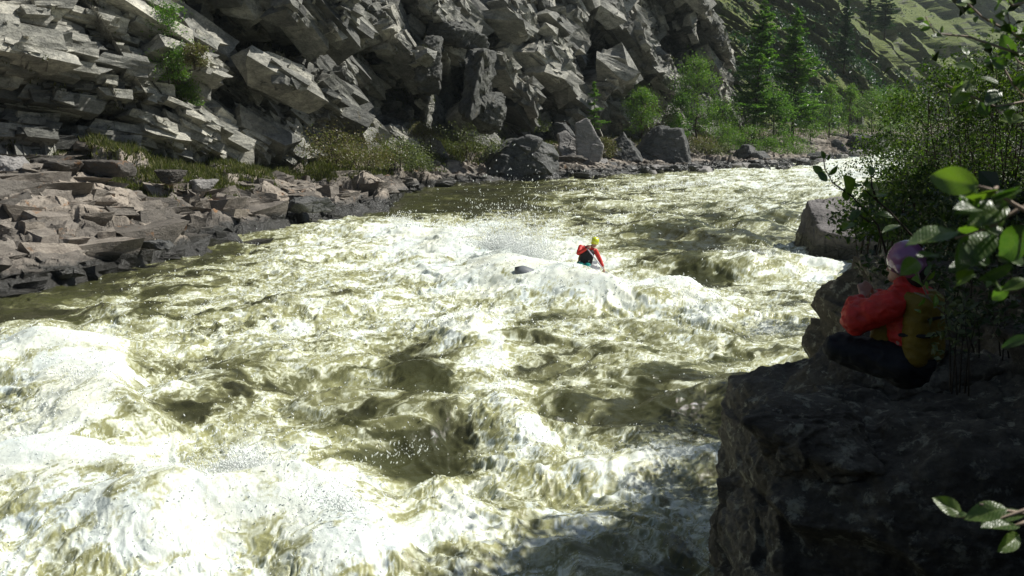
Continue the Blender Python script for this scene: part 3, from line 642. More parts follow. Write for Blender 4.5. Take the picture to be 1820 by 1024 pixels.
srock(1043, 257, 60, 70, 92, 13, M['slab'], 'tall pale triangular slab standing on end', G, planes=SLB, n=40, rnd=.04)
srock(1008, 262, 48, 45, 93, 14, M['slab'], 'broken pale slab leaning left of the tall triangular slab', G, planes=SLB, n=36, rot=.3)
srock(1000, 236, 26, 36, 96, 15, M['boulder'], 'small upright dark rock behind the broken pale slab', G)
PYR = [((0, -1, .35), .55), ((1, -.2, .75), .5), ((-1, -.2, .75), .5), ((0, 1, .4), .6), ((0, 0, -1), .6)]
srock(1108, 266, 56, 54, 98, 16, M['boulder'], 'dark pyramid shaped boulder between the tall slab and the square boulder', G, planes=PYR, n=40, soft=24)
SQ = [((-.1, -1, .2), .6), ((1, -.2, .28), .72), ((-1, -.2, .7), .68), ((.05, 0, 1), .8), ((0, 1, 0), .6), ((0, 0, -1), .8), ((-.6, -.8, .2), .72)]
srock(1183, 264, 84, 70, 100, 17, M['boulder'], 'big square dark boulder with a flat top and lit right edge', G, planes=SQ, n=52, soft=26, rnd=.05)
srock(1326, 274, 36, 40, 108, 18, M['boulder'], 'upright dark boulder below the leaning conifer', G)
srock(1350, 283, 30, 28, 106, 19, M['boulder'], 'rounded dark boulder right of the upright one', G)
srock(1489, 265, 34, 26, 128, 20, M['boulder'], 'sloping dark boulder left of the long far boulder', G, planes=SLB)
srock(1540, 256, 66, 36, 135, 21, M['boulder'], 'long dark boulder farthest along the shore by the river bend', G, n=36)
srock(1060, 294, 34, 22, 92, 22, M['slab'], 'smooth oval grey boulder below the tall slab', G)
srock(1020, 283, 60, 16, 92, 23, M['shelf'], 'flat tan rock ledge under the broken pale slab', G)
# small shore rocks, each one a thing
rr = random.Random(5)
SEG = [(1000, 'under the largest dark boulder'), (1045, 'below the tall pale slab'), (1085, 'right of the oval grey boulder'), (1135, 'below the pyramid boulder'), (1180, 'below the left half of the square boulder'), (1225, 'below the right half of the square boulder'),
       (1270, 'right of the square boulder'), (1310, 'left of the upright dark boulder'), (1350, 'under the leaning conifer'), (1395, 'under the dark bushy tree'), (1435, 'under the tallest conifer'), (1480, 'right of the tallest conifer'), (1520, 'below the slim columnar trees'), (1600, 'near the long far boulder')]
seen = {}; rks = []
for i in range(98):
    u = 985+rr.random()**.9*560+rr.uniform(-5, 5); w = rr.choice([8, 11, 14, 18, 24]); vw = float(np.interp(u, [a for a, _ in WL], [b for _, b in WL]))
    rks.append((u, w, vw, vw-rr.random()**1.5*34*(1-(u-985)/900)-1, rr.choice([0, 0, 1]), rr.random()*6, rr.uniform(.35, .6), i))
rks.sort()
ORD = ['', 'second ', 'third ', 'fourth ', 'fifth ', 'sixth ']
for u, w, vw, v, mi_, ro, fl, i in rks:
    px, py = at(u, v, .25)
    o = rock('boulder', (float(px), float(py), .15+(vw-v)*.02), (w*py/F*.7, w*py/F*.6, w*py/F*fl), 200+i, [M['boulder'], M['slab']][mi_], n=12, rot=ro, rnd=.1)
    sg = [b for a, b in SEG if u <= a] or [SEG[-1][1]]; t_ = '%s %s rock %s %s' % ({8: 'tiny', 11: 'very small', 14: 'small', 18: 'medium', 24: 'larger'}[w], ['dark', 'pale'][mi_], 'at the waterline' if vw-v < 6 else ('mid rubble' if vw-v < 16 else 'high in rubble'), sg[0])
    n_ = seen.get(t_, 0); seen[t_] = n_+1
    tag(o, (ORD[n_]+t_) if n_ else t_, 'rock', 'small rocks in the far shore rubble')
# blocks on the left slabs
for (u, v, w, h, d, s_, mt, lb) in [(355, 330, 46, 26, 47, 41, 'slab', 'rounded grey green stone sitting in the grass strip on the left slabs'), (15, 300, 60, 44, 41, 42, 'slab', 'large rounded grey block at the far left edge of the upper slab'),
    (95, 300, 96, 44, 42, 43, 'shelf', 'long squared block with a dark left face on the upper slab'), (170, 300, 70, 34, 43, 44, 'shelf', 'squared block right of the long one on the upper slab'),
    (300, 315, 36, 26, 46, 45, 'shelf', 'small pointed brown stone left of the rounded stone'), (545, 270+95, 70, 30, 50, 46, 'boulder', 'dark wet rock at the water edge below the right slabs'),
    (285, 435, 40, 20, 36, 47, 'boulder', 'dark wet stone at the water edge below the left slabs'), (120, 485, 46, 22, 32, 48, 'boulder', 'black wet stone under the edge of the left slab')]:
    srock(u, v, w, h, d, s_, M[mt], lb, None, n=40)
srock(775, 323, 46, 12, 76, 49, M['boulder'], 'thin dark ledge rock between the slabs and the lumpy grey rock')
# right bank rocks
NB = [((-1, .05, .02), .60), ((-.1, -1, .06), .62), ((-.2, .02, 1), .675), ((1, 0, 0), 1.0), ((0, 1, 0), .62), ((0, 0, -1), .9), ((-.75, -.7, .1), .74), ((-.6, -.2, .9), .78)]
o = rock('boulder', (4.80, 8.35, .90), (5.0, 2.6, 3.1), 71, M['near'], n=300, planes=NB, rnd=.055, rough=.8, soft=30, sm=3, nz=2.2)
tag(o, 'huge dark lichen spotted rock block at the lower right that the seated person sits on', 'boulder')
OC = [((-1, -.1, -.05), .55), ((-.2, -1, .3), .6), ((-.1, 0, 1), .62), ((1, 0, 0), .9), ((0, 1, 0), .7), ((0, 0, -1), .9), ((-.7, 0, .8), .72)]
o = rock('boulder', (6.45, 14.0, 1.0), (3.0, 3.2, 3.1), 72, M['near'], n=170, planes=OC, rnd=.07, soft=24, sm=3, nz=2.0)
tag(o, 'dark rock outcrop behind the seated person, jutting over the rapids', 'boulder')
o = rock('boulder', (3.75, 9.95, 1.0), (1.35, 1.05, 1.9), 73, M['near'], n=100, rnd=.07)
tag(o, 'lower dark rock step between the huge block and the outcrop', 'boulder')
for q_, (lx, ly, lz, sx_, sy_, sz_, lb_) in enumerate([(5.3, 10.6, 2.5, 1.5, 1.1, 1.4, 'dark stepped rock behind the seated person on the right'), (3.15, 8.75, 2.75, .62, .45, .5, 'low dark rock just behind the knees of the seated person'), (4.4, 7.9, 3.05, .7, .5, .55, 'dark rock right behind the back of the seated person'), (2.2, 7.6, 2.66, .5, .5, .36, 'small sunlit rock step on the left corner of the huge block'), (4.6, 12.0, 2.2, 1.0, .9, 1.2, 'dark rock between the outcrop and the stepped rock')]):
    tag(rock('boulder', (lx, ly, lz), (sx_, sy_, sz_), 80+q_, M['near'], n=60, rnd=.1, nz=2.0), lb_, 'boulder', 'rocks piled on the near ledge')
FL = [((-.5, -1, -.12), .62), ((0.0, -.36, 1), .44), ((1, -.4, 0), .72), ((-1, .2, .2), .66), ((0, 1, 0), .85), ((0, 0, -1), .8), ((.2, -.3, 1), .64)]
p = atd(1487, 412, 39)
o = rock('boulder', p+Vector((.35, -.1, -.36)), (1.95, 3.6, 1.72), 74, M['flat'], n=110, planes=FL, rnd=.03, soft=40)
tag(o, 'flat topped boulder with a sunlit top and a black front standing in the rapids', 'boulder')
p = atd(1600, 332, 62); tag(rock('boulder', p+Vector((.6, 0, 0)), (2.0, 2.4, 1.3), 75, M['boulder'], n=40, planes=PYR), 'dark wedge shaped boulder half under the big shrub', 'boulder')
# ------------------------------------------------------------------ plants
M['bark'] = plain('bark', (0.045, 0.035, 0.026), 0.9, 0.2, 8, .4, .6, .02)
M['twig'] = plain('pale_twig_bark', (0.26, 0.20, 0.15), 0.7, 0.3, 30, .3, .3, .003)
M['stemr'] = plain('reddish_leaf_stalk', (0.30, 0.10, 0.06), 0.5, 0.4, 30, .3)
M['needle'] = leafmat('conifer_needles', (0.035, 0.080, 0.020), (0.085, 0.165, 0.036), (0.16, 0.25, 0.06), .5)
M['needle_dark'] = leafmat('dark_conifer_needles', (0.012, 0.035, 0.016), (0.020, 0.055, 0.022), (0.035, 0.08, 0.03), .25)
M['birch'] = leafmat('birch_leaves', (0.05, 0.10, 0.024), (0.09, 0.16, 0.036), (0.17, 0.23, 0.06), .48)
M['willow'] = leafmat('grey_green_willow_leaves', (0.07, 0.085, 0.04), (0.12, 0.14, 0.065), (0.20, 0.21, 0.11), .3)
M['brush'] = leafmat('dry_brush_leaves', (0.10, 0.09, 0.045), (0.16, 0.13, 0.07), (0.12, 0.15, 0.05), .3)
M['shrub'] = leafmat('small_glossy_shrub_leaves', (0.018, 0.036, 0.010), (0.045, 0.080, 0.016), (0.13, 0.17, 0.04), .40, .5, .45)
M['darkleaf'] = leafmat('dark_broad_leaves', (0.02, 0.035, 0.012), (0.035, 0.055, 0.018), (0.06, 0.09, 0.03), .3)
M['grass'] = leafmat('bank_grass', (0.045, 0.055, 0.020), (0.085, 0.095, 0.034), (0.18, 0.16, 0.08), .3, .8, .2)
def leafmesh(P, size, rs, up=0.5, asp=0.55, dirs=None):
    n = len(P); a = rs.randn(n, 3) if dirs is None else dirs+rs.randn(n, 3)*.35
    a /= np.linalg.norm(a, axis=1, keepdims=True)+1e-9
    nn = rs.randn(n, 3); nn[:, 2] = np.abs(nn[:, 2])+up; b = np.cross(nn, a); b /= np.linalg.norm(b, axis=1, keepdims=True)+1e-9
    s = (size*(.6+.8*rs.rand(n)))[:, None]; c = np.cross(a, b)*s*.12
    V = np.stack([P-a*s*.5, P+b*s*asp*.5+c, P+a*s*.5, P-b*s*asp*.5+c], 1).reshape(-1, 3)
    return V, (np.arange(n)*4)[:, None]+np.arange(4)[None]
def thing(name, loc, label, cat, group=None):
    e = empty(name, loc); tag(e, label, cat, group); return e
def broad(name, loc, h, w, seed, n, ls, mat, label, cat='tree', group=None, base=.15, col=1.0, clumps=30, trunk=None, lean=(0, 0), depth=None, up=.5, stems=1, cl=.17):
    """leafy tree or shrub: trunk with limbs that end in leaf clumps, gaps between the clumps"""
    rs = np.random.RandomState(seed); e = thing(name, loc, label, cat, group); dp = depth or w
    tm = Mesh(); C_ = []; r0 = trunk or h*.012+.01
    for s in range(stems):
        off = (rs.randn(2)*w*.12*(stems > 1)); ln = np.array(lean)*h+(rs.randn(2)*w*.18 if stems > 1 else 0)
        pts = [Vector((off[0]+ln[0]*t+rs.randn()*h*.008, off[1]+ln[1]*t+rs.randn()*h*.008, h*.92*t-.15*(t == 0))) for t in np.linspace(0, 1, 6)]
        tm.tube(pts, [r0*(1-.85*t) for t in np.linspace(0, 1, 6)], 6)
        for q in range(max(3, clumps//stems)):
            t = base+(1-base)*rs.rand()**.85; tt = (t-base)/(1-base)
            R = (math.sin(math.pi*min(1, .18+.78*tt))**.7)*(.35+.65*rs.rand()**.5)*col; an = rs.rand()*6.283
            p0 = Vector((ln[0]*t*.9+off[0], ln[1]*t*.9+off[1], h*t*.85)); c = Vector((off[0]+ln[0]*t+math.cos(an)*R*w/2, off[1]+ln[1]*t+math.sin(an)*R*dp/2, h*(t*.97)))
            m_ = (p0+c)/2+Vector((0, 0, -.03*h)); tm.tube([p0-Vector((0, 0, h*.06)), m_, c], [r0*.35, r0*.2, r0*.07], 4, False)
            C_.append(c)
    C_ = np.array([tuple(c) for c in C_]); k = rs.randint(0, len(C_), n); sp = cl*w*(.6+.8*rs.rand(len(C_)))
    P = C_[k]+rs.randn(n, 3)*sp[k][:, None]*np.array([1, dp/w, .75]); P = P[P[:, 2] > .02]
    V, Q = leafmesh(P, ls, rs, up)
    tm.build('trunk', M['bark'], e); mesh_np('crown', V, Q, mat, False, parent=e); return e
def conifer(name, loc, h, w, seed, mat, label, group=None, lean=0.0, dens=1.0, bare=.12, nl=.42):
    rs = np.random.RandomState(seed); e = thing(name, loc, label, 'tree', group); tm = Mesh(); P = []; Dd = []
    pts = [Vector((lean*h*t, 0, h*t-(.3 if t == 0 else 0))) for t in np.linspace(0, 1, 8)]
    tm.tube(pts, [h*.014*(1-.93*t) for t in np.linspace(0, 1, 8)], 7)
    for i in range(int(h*13*dens)):
        t = bare+(1-bare)*rs.rand()**1.05
        if rs.rand() < .14+.3*(noise(np.array([i*.0+t*9]), np.array([seed*3.3]), s=seed)[0] > .25): continue
        Lb = w/2*((1-t)**.75)*(.40+.8*rs.rand())*(1+.25*math.sin(t*23+seed))+.12; an = rs.rand()*6.283; a = Vector((math.cos(an), math.sin(an), 0)); o = Vector((lean*h*t, 0, h*t))
        sl_ = .35*(t-.35); B = [o, o+a*Lb*.5+Vector((0, 0, Lb*(sl_-.05))), o+a*Lb+Vector((0, 0, Lb*(sl_+.02)))]
        tm.tube(B, [h*.003*(1-t)+.012, .012, .005], 3, False)
        m_ = int(16+Lb*34*dens); s = rs.rand(m_)**.7
        for q in s:
            c = o+(B[2]-o)*q+Vector((0, 0, -.04*Lb*math.sin(3.14*q))); sd = a.cross(Vector((0, 0, 1)))*(rs.randn()*.17*Lb*(1.15-q))
            P.append(tuple(c+sd+Vector((0, 0, -abs(rs.randn())*.06)))); dv = a*.8+sd.normalized()*.7*(1 if rs.rand() < .8 else -1); Dd.append((dv.x, dv.y, -.15))
    V, Q = leafmesh(np.array(P), nl, rs, 1.2, .34, np.array(Dd))
    tm.build('trunk', M['bark'], e); mesh_np('crown', V, Q, mat, False, parent=e); return e
def foot(u, v, d): p = atd(u, v, d); return p
TG = 'trees along the far shore'
conifer('conifer_tree', foot(1408, 250, 122), 14.2, 8.2, 1, M['needle'], 'tallest bright green conifer with an upright bare trunk on the far shore', TG, 0.0, 1.25, .16)
conifer('conifer_tree', foot(1338, 250, 118), 15.0, 7.4, 2, M['needle'], 'conifer with a trunk leaning right, left of the tallest conifer', TG, .055, 1.1, .2)
conifer('conifer_tree', foot(1056, 232, 100), 4.3, 2.4, 3, M['needle'], 'small lone young conifer above the tall triangular slab', TG, 0, 1.6, .05, .2)
conifer('conifer_tree', foot(1500, 128, 185), 12.5, 4.6, 4, M['needle_dark'], 'dark narrow conifer standing halfway up the grassy hillside', 'conifers on the hillside', 0, 1.3)
conifer('conifer_tree', foot(1572, 68, 235), 14, 6, 5, M['needle_dark'], 'dark conifer at the top edge of the hillside', 'conifers on the hillside', 0, 1.3)
conifer('conifer_tree', foot(1545, 60, 240), 12, 5, 6, M['needle_dark'], 'dark conifer just left of the topmost hillside conifer', 'conifers on the hillside', 0, 1.3)
BT = [(1237, 248, 112, 8.2, 4.4, 'birch', 'broad pale green deciduous tree right of the square dark boulder'), (1140, 240, 108, 4.6, 3.2, 'birch', 'loose light green tree above the dark pyramid boulder'),
 (1208, 250, 110, 4.6, 2.6, 'needle', 'dense dark green small tree at the left side of the broad pale tree'), (1283, 262, 114, 5.0, 4.0, 'birch', 'bushy green tree below the leaning conifer'), (1318, 258, 118, 5.5, 3.6, 'needle', 'leafy green tree at the foot of the leaning conifer'),
 (1375, 255, 118, 6.0, 4.6, 'needle', 'dark bushy tree between the two tall conifers'), (1440, 248, 128, 4.6, 2.6, 'birch', 'small bright tree just right of the tallest conifer'), (1473, 243, 132, 6.2, 2.7, 'birch', 'bright green columnar tree right of the tallest conifer'), (1508, 240, 140, 6.2, 2.3, 'birch', 'slim columnar tree second right of the tallest conifer'),
 (1548, 240, 150, 6.0, 4.6, 'birch', 'rounded yellow green tree near the river bend'), (1582, 240, 158, 6.8, 4.4, 'needle', 'darker green tree beside the rounded one near the river bend'), (1612, 238, 170, 6.5, 5, 'birch', 'last pale green tree before the bend, partly behind the near shrub'),
 (1160, 235, 112, 2.7, 3.6, 'brush', 'low yellow green bush above the square dark boulder'), (1340, 205, 130, 7, 5, 'needle_dark', 'dark shaded tree behind the leaning conifer')]
for i, (u, v, d, h, w, mt, lb) in enumerate(BT):
    broad('deciduous_tree', foot(u, v, d), h, w, 20+i, int(900*w*h/6)+1500, .17, M[mt], lb, 'tree', TG, clumps=int(18+h*4), cl=.11, base=.08)
SBn = 'brush at the foot of the cliff'
BS = [(845, 288, 84, 2.2, 4.6, 'willow', 'rounded grey green willow bush behind the largest dark boulder'), (700, 300, 70, 1.7, 3.4, 'willow', 'grey green brush left of the cleft'), (640, 300, 66, 1.5, 3.6, 'brush', 'brownish brush above the right slabs'), (755, 268, 80, 2.0, 2.0, 'brush', 'olive bush just left of the dark cleft'),
 (590, 285, 62, 1.6, 3.0, 'brush', 'dry brush at the foot of the dipping beds'), (740, 305, 74, 1.2, 3.0, 'willow', 'low brush near the sandy patch'), (940, 235, 96, 1.2, 2.2, 'willow', 'low grey bush behind the broken pale slab'), (1075, 280, 96, 1.6, 1.8, 'brush', 'brown twiggy bush right of the tall triangular slab'),
 (1240, 282, 106, 1.9, 3.0, 'brush', 'brown bush right of the square dark boulder'), (1275, 285, 106, 1.6, 2.4, 'willow', 'green brush above the rubble strip'), (1370, 280, 112, 1.8, 3.0, 'birch', 'low green bush above the rubble under the tallest conifer'), (1415, 275, 116, 1.6, 3.0, 'birch', 'low green bush right of the tallest conifer foot'), (1290, 268, 110, 2.6, 2.6, 'birch', 'mid green bush behind the rubble strip'), (1330, 270, 112, 2.4, 2.6, 'birch', 'bright green bush beneath the conifers')]
for i, (u, v, d, h, w, mt, lb) in enumerate(BS):
    broad('bush', foot(u, v, d), h, w, 60+i, 2600, .13, M[mt], lb, 'bush', SBn, clumps=26, base=.02, stems=5, cl=.12)
# bushes rooted in the cliff
for i, (u, v, h, w, mt, lb) in enumerate([(305, 72, 1.9, 2.2, 'needle', 'dark green bush in a cliff niche near the top of the photo'), (308, 130, 1.5, 1.7, 'birch', 'bright green bush on the cliff, middle of the column of three'), (325, 178, 1.3, 1.5, 'birch', 'lowest green bush in the column on the cliff'), (340, 110, 1.0, 1.0, 'brush', 'brownish bush beside the cliff bushes'), (600, 235, 1.5, .9, 'birch', 'small pale green sapling low on the dipping beds')]):
    p = cliff_pt(u, v); broad('bush', p*.965+Vector((0, 0, H*.035-.25)), h, w, 90+i, 2600, .11, M[mt], lb, 'bush', 'bushes growing on the cliff', clumps=24, base=.0, stems=4, cl=.13)
# grass strips on the left bank
rs = np.random.RandomState(12)
g = SHX.shape; iu = rs.randint(0, g[1], 420000); it = rs.randint(6, g[0]-1, 420000)
Ug = cu[iu]; Tg = tt[it]; gx_ = SHX[it, iu]; gy_ = SHY[it, iu]; gz_ = SHZ[it, iu]
lo = np.interp(Ug, [-400, 0, 200, 300, 450, 560, 700, 820, 1000, 1600], [.97, .95, .62, .56, .56, .60, .56, .5, .66, .6])
pn = fbm(gx_*.45, gy_*.45, o=3, s=77)
ok = (Tg > lo+pn*.26) & (Ug > -200) & (Ug < 1650) & (rs.rand(len(Ug)) < np.where(Ug > 850, .25, .8)) & (pn > -.55)
P = np.stack([gx_, gy_, gz_], -1)[ok]; n = len(P); P[:, :2] += rs.randn(n, 2)*.12
hgt = (.10+.26*rs.rand(n))*np.where(Ug[ok] > 560, 1.4, 1.0); an = rs.rand(n)*6.283; dv = np.stack([np.cos(an), np.sin(an), 0*an], -1)
w_ = (.022+.02*rs.rand(n))[:, None]; tip = P+np.stack([rs.randn(n)*.1, rs.randn(n)*.1, hgt], -1)
V = np.stack([P-dv*w_, P+dv*w_, tip], 1).reshape(-1, 3)
tag(mesh_np('grass', V, np.arange(n*3).reshape(-1, 3), M['grass'], False), 'green and straw coloured grass growing between the slabs and the cliff', 'grass', kind='stuff')
# scrub on the hillside and tufts on cliff ledges
g = CLX.shape; iu = rs.randint(0, g[1], 500000); it = rs.randint(1, 408, 500000); hx = CLX[it, iu]; hy = CLY[it, iu]; hz_ = CLZ[it, iu]; hu = cu[iu]
mk = fbm(hx*.07, hy*.07, hz_*.10, 4, 88, .6); ok = (hu > 1330) & (hu < 1980) & (mk > .22) & (rs.rand(len(hu)) < .5); P = np.stack([hx, hy, hz_], -1)[ok]; n = len(P)
P += rs.randn(n, 3)*np.array([.5, .5, .35])+np.array([.3, -.3, .4]); V, Q = leafmesh(P, .55, rs, .5, .6)
tag(mesh_np('scrub', V, Q, M['needle_dark'], False), 'low dark scrub covering the gullies of the grassy hillside', 'scrub', kind='stuff')
nz_ = np.zeros_like(CLZ); nz_[1:-1] = CLZ[2:]-CLZ[:-2]; run = np.zeros_like(CLZ); run[1:-1] = np.hypot(CLX[2:]-CLX[:-2], CLY[2:]-CLY[:-2]); flat_ = (run > nz_*1.1+.02)
mk = fbm(hx*.12, hy*.12, hz_*.2, 3, 89, .6); ok = (hu > -150) & (hu < 1345) & flat_[it, iu] & (mk > .12) & (rs.rand(len(hu)) < .55)
P = np.stack([hx, hy, hz_], -1)[ok]; n = len(P); P += rs.randn(n, 3)*.07+np.array([0, 0, .07]); V, Q = leafmesh(P, .16, rs, .2, .3, np.tile([[.1, -.1, 1.]], (n, 1)))
tag(mesh_np('ledge_grass', V, Q, M['grass'], False), 'olive tufts of grass and moss on the ledges of the cliff', 'grass', kind='stuff')
# right bank shrubs: small glossy leaves
SG_ = 'shrubs on the near right bank'
for i, (u, vb, vt, d, w, n, mt, lb) in enumerate([(1655, 400, 185, 18, 1.9, 7200, 'shrub', 'tall small leaved shrub leaning over the river, leftmost of the near bank thicket'), (1715, 420, 115, 17, 2.3, 9000, 'shrub', 'dense small leaved shrub in the middle of the near bank thicket'), (1790, 440, 90, 15.5, 2.4, 8500, 'shrub', 'dense shrub at the right edge of the near bank thicket'),
   (1628, 420, 290, 14.5, 1.2, 4200, 'shrub', 'low shrub hanging over the wedge boulder'), (1720, 470, 330, 13, 1.5, 3800, 'darkleaf', 'low dark leaved shrub behind the seated person'), (1800, 500, 340, 11.5, 1.5, 3600, 'darkleaf', 'low dark leaved shrub at the right edge behind the seated person'), (1870, 420, 60, 16, 2.4, 5200, 'shrub', 'tall shrub cut by the right edge of the photo'),
   (1628, 335, 225, 26, 1.6, 3600, 'shrub', 'farther shrub at the left edge of the thicket')]):
    b0 = atd(u, vb, d); h = (vb-vt)*d/F; broad('shrub', b0, h, w, 120+i, n, .052 if mt == 'shrub' else .075, M[mt], lb, 'shrub', SG_, clumps=80, base=.02, stems=9, trunk=.016, cl=.075, col=1.2)
# low herbs over the outcrop
for i, (u, v, d, w, h, lb) in enumerate([(1540, 432, 12.6, .9, .35, 'leafy plant growing on top of the dark outcrop'), (1590, 425, 11.5, .9, .40, 'leafy plant on the outcrop just left of the helmet'), (1700, 520, 9.2, 1.0, .35, 'low leafy plant on the slope right of the seated person'), (1770, 600, 8.4, 1.0, .3, 'low leafy plant at the right edge above the huge block'), (1790, 470, 9.8, 1.2, .5, 'leafy plant on the slope behind the seated person')]):
    broad('plant', atd(u, v, d), h, w, 140+i, 420, .075, M['darkleaf'] if i > 1 else M['shrub'], lb, 'plant', 'low plants on the near bank', clumps=20, base=0, stems=6, trunk=.006, cl=.14)
broad('plant', atd(1700, 655, 6.35), .46, .30, 160, 130, .05, M['willow'], 'leafy plant growing against the back of the seated person', 'plant', 'low plants on the near bank', clumps=16, base=.2, stems=6, trunk=.005, cl=.12)
# unseen trees added out of frame on the near bank to shade the rocks
for i, (x, y, h, w) in enumerate([(6.9, 9.2, 6.2, 4.8), (6.2, 7.4, 6.4, 5.0), (9.6, 12.6, 5.5, 4.6), (9.6, 9.4, 6.5, 5.5), (9.3, 6.4, 6.5, 5)]):
    broad('deciduous_tree', (x, y, bank_z(x, y)-.3), h, w, 150+i, 13000, .19, M['darkleaf'], ['broad leaved tree rooted on the near bank slope beside the huge block', 'broad leaved tree nearest the huge block', 'broad leaved tree farther along the near bank', 'tall broad leaved tree highest on the near bank', 'broad leaved tree on the near bank level with the seated person'][i], 'tree', 'trees on the near bank', clumps=60, base=.55, cl=.12, trunk=.1, lean=(-.06, 0))
# ------------------------------------------------------------------ big leaves close by
def leaf_data(name, seed, L=1.0, W=.52):
    rs = np.random.RandomState(seed); nu, nv = 25, 13; u = np.linspace(0, 1, nu); v = np.linspace(-1, 1, nv)
    Ug, Vg = np.meshgrid(u, v, indexing='ij')
    half = W/2*np.sin(np.pi*u**.82)**.75*(1+.02*np.sin(u*90)); half[0] = .006; half[-1] = .003
    x = Ug*L+0*Vg; y = Vg*half[:, None]; vein = (np.cos((Ug*9.5-np.abs(Vg)*1.9)*6.283)*.5+.5)**6*(np.abs(Vg) > .06); vein = np.maximum(vein, (np.abs(Vg) < .09)*1.)
    z = .10*np.abs(Vg)*half[:, None]*2.4-.16*(Ug-.4)**2+.010*np.cos((Ug*9.5-np.abs(Vg)*1.9)*6.283)*np.abs(Vg)+.015*rs.randn()*np.sin(Ug*7+Vg*2)
    o = mesh_np(name, np.stack([x, y, z], -1).reshape(-1, 3), gridq(nu, nv), M['bigleaf'], True, {'vein': vein}); me = o.data; bpy.data.objects.remove(o); return me
m, nt, b, out = newmat('big_alder_leaf'); ve = attr(nt, 'vein'); oi = N(nt, "ObjectInfo"); v0 = mapped(nt)
c = ramp(nt, oi.outputs['Random'], [(0.0, (0.03, 0.07, 0.022)), (0.5, (0.055, 0.11, 0.025)), (1.0, (0.10, 0.155, 0.03))]); c = mix(nt, ramp(nt, ntex(nt, v0, 6, 5), [(.4, 0.0), (.75, .35)]), c, (0.10, 0.13, 0.05))
cc = mix(nt, ve, c, mix(nt, .4, c, (0.28, 0.32, 0.12))); nt.links.new(cc, b.inputs['Base Color']); b.inputs['Roughness'].default_value = .38; b.inputs['Specular IOR Level'].default_value = .8
t = N(nt, "BsdfTranslucent"); nt.links.new(mix(nt, ve, mix(nt, 1.0, c, (1.5, 1.8, .4), 'MULTIPLY'), mix(nt, 1.0, c, (1.6, 1.8, .5), 'MULTIPLY')), t.inputs[0])
ms = N(nt, "MixShader"); ms.inputs[0].default_value = .5; nt.links.new(b.outputs[0], ms.inputs[1]); nt.links.new(t.outputs[0], ms.inputs[2]); nt.links.new(ms.outputs[0], out.inputs[0])
bump(nt, ve, .25, .004, b); M['bigleaf'] = m
LD = [leaf_data('leaf', s, W=w_) for s, w_ in ((1, .56), (2, .48), (3, .62))]
EXTRA = [(1650+rr_.uniform(0, 170), 330+rr_.uniform(0, 190)) for rr_ in [random.Random(77)] for _ in range(30)]
def branch(label, cat, stems, leaves, d, seed, twig='twig', grp=None, rad=.004):
    """stems: pixel polylines; leaves: (base u, v, tip u, v, roll deg)"""
    rs = random.Random(seed); p0 = atd(*stems[0][0], d); e = thing('leafy_branch', p0, label, cat, grp); sm = Mesh()
    for s_ in stems:
        pts = [atd(u, v, d+.02*math.sin(i*2.1+u))-p0 for i, (u, v) in enumerate(s_)]; sm.tube(pts, [rad*(1-.6*i/len(pts)) for i in range(len(pts))], 6)
    sm.build('stem', M[twig], e)
    for (bu, bv, tu, tv, roll) in leaves:
        b0 = atd(bu, bv, d+rs.uniform(-.03, .03)); t0 = atd(tu, tv, d+rs.uniform(-.05, .05)); X_ = (t0-b0); L_ = X_.length; X_.normalize()
        vw = (Vector((0, 0, H))-b0).normalized(); Y_ = vw.cross(X_).normalized(); Z_ = X_.cross(Y_)          # Z_ faces the viewpoint
        rm = Matrix.Rotation(math.radians(roll), 3, X_); Y_ = rm@Y_; Z_ = rm@Z_
        o = bpy.data.objects.new('leaf', LD[rs.randint(0, 2)]); COL.objects.link(o); o.parent = e
        o.matrix_local = Matrix.Translation(b0-p0)@Matrix((X_, Y_, Z_)).transposed().to_4x4()@Matrix.Scale(L_, 4)
    return e
branch('alder twig with one large serrated leaf reaching left over the thicket', 'branch', [[(1860, 395), (1800, 362), (1765, 338), (1738, 331)], [(1860, 350), (1810, 372), (1760, 404), (1698, 424)], [(1765, 338), (1772, 333)]],
  [(1738, 331, 1650, 312, 8), (1775, 338, 1714, 353, -62), (1705, 410, 1608, 434, 60), (1745, 372, 1698, 377, 66), (1740, 400, 1702, 411, -40), (1765, 412, 1700, 480, 25), (1632, 462, 1602, 487, 5), (1668, 452, 1628, 457, 70), (1835, 410, 1770, 462, 30), (1830, 498, 1778, 516, 45), (1830, 600, 1778, 617, 40), (1790, 365, 1720, 400, 30), (1800, 470, 1738, 500, -50)]+[(u_, v_, u_-20-abs(math.sin(u_*7))*26, v_+math.cos(v_*5)*22, [60, 35, -55, 68, 15][int(u_*3) % 5]) for u_, v_ in EXTRA if u_ > 1715], 1.8, 1)
branch('leafy twig with a pale broken stick at the lower right corner', 'branch', [[(1850, 916), (1790, 908), (1742, 896)], [(1840, 900), (1770, 925), (1700, 918)], [(1830, 925), (1790, 940)]],
  [(1710, 914, 1657, 884, 25), (1790, 903, 1712, 922, 35), (1822, 912, 1742, 930, 50), (1812, 934, 1742, 937, 62), (1812, 950, 1775, 980, -20), (1720, 916, 1690, 917, 65)], 2.0, 2)
rl = random.Random(8); lv = []; ST = [[(1850, 60), (1790, 55), (1745, 30), (1718, 4)], [(1850, 110), (1780, 85), (1720, 65), (1662, 60), (1645, 30)], [(1850, -5), (1800, 10), (1770, -20)], [(1850, 90), (1800, 60), (1790, 25)]]
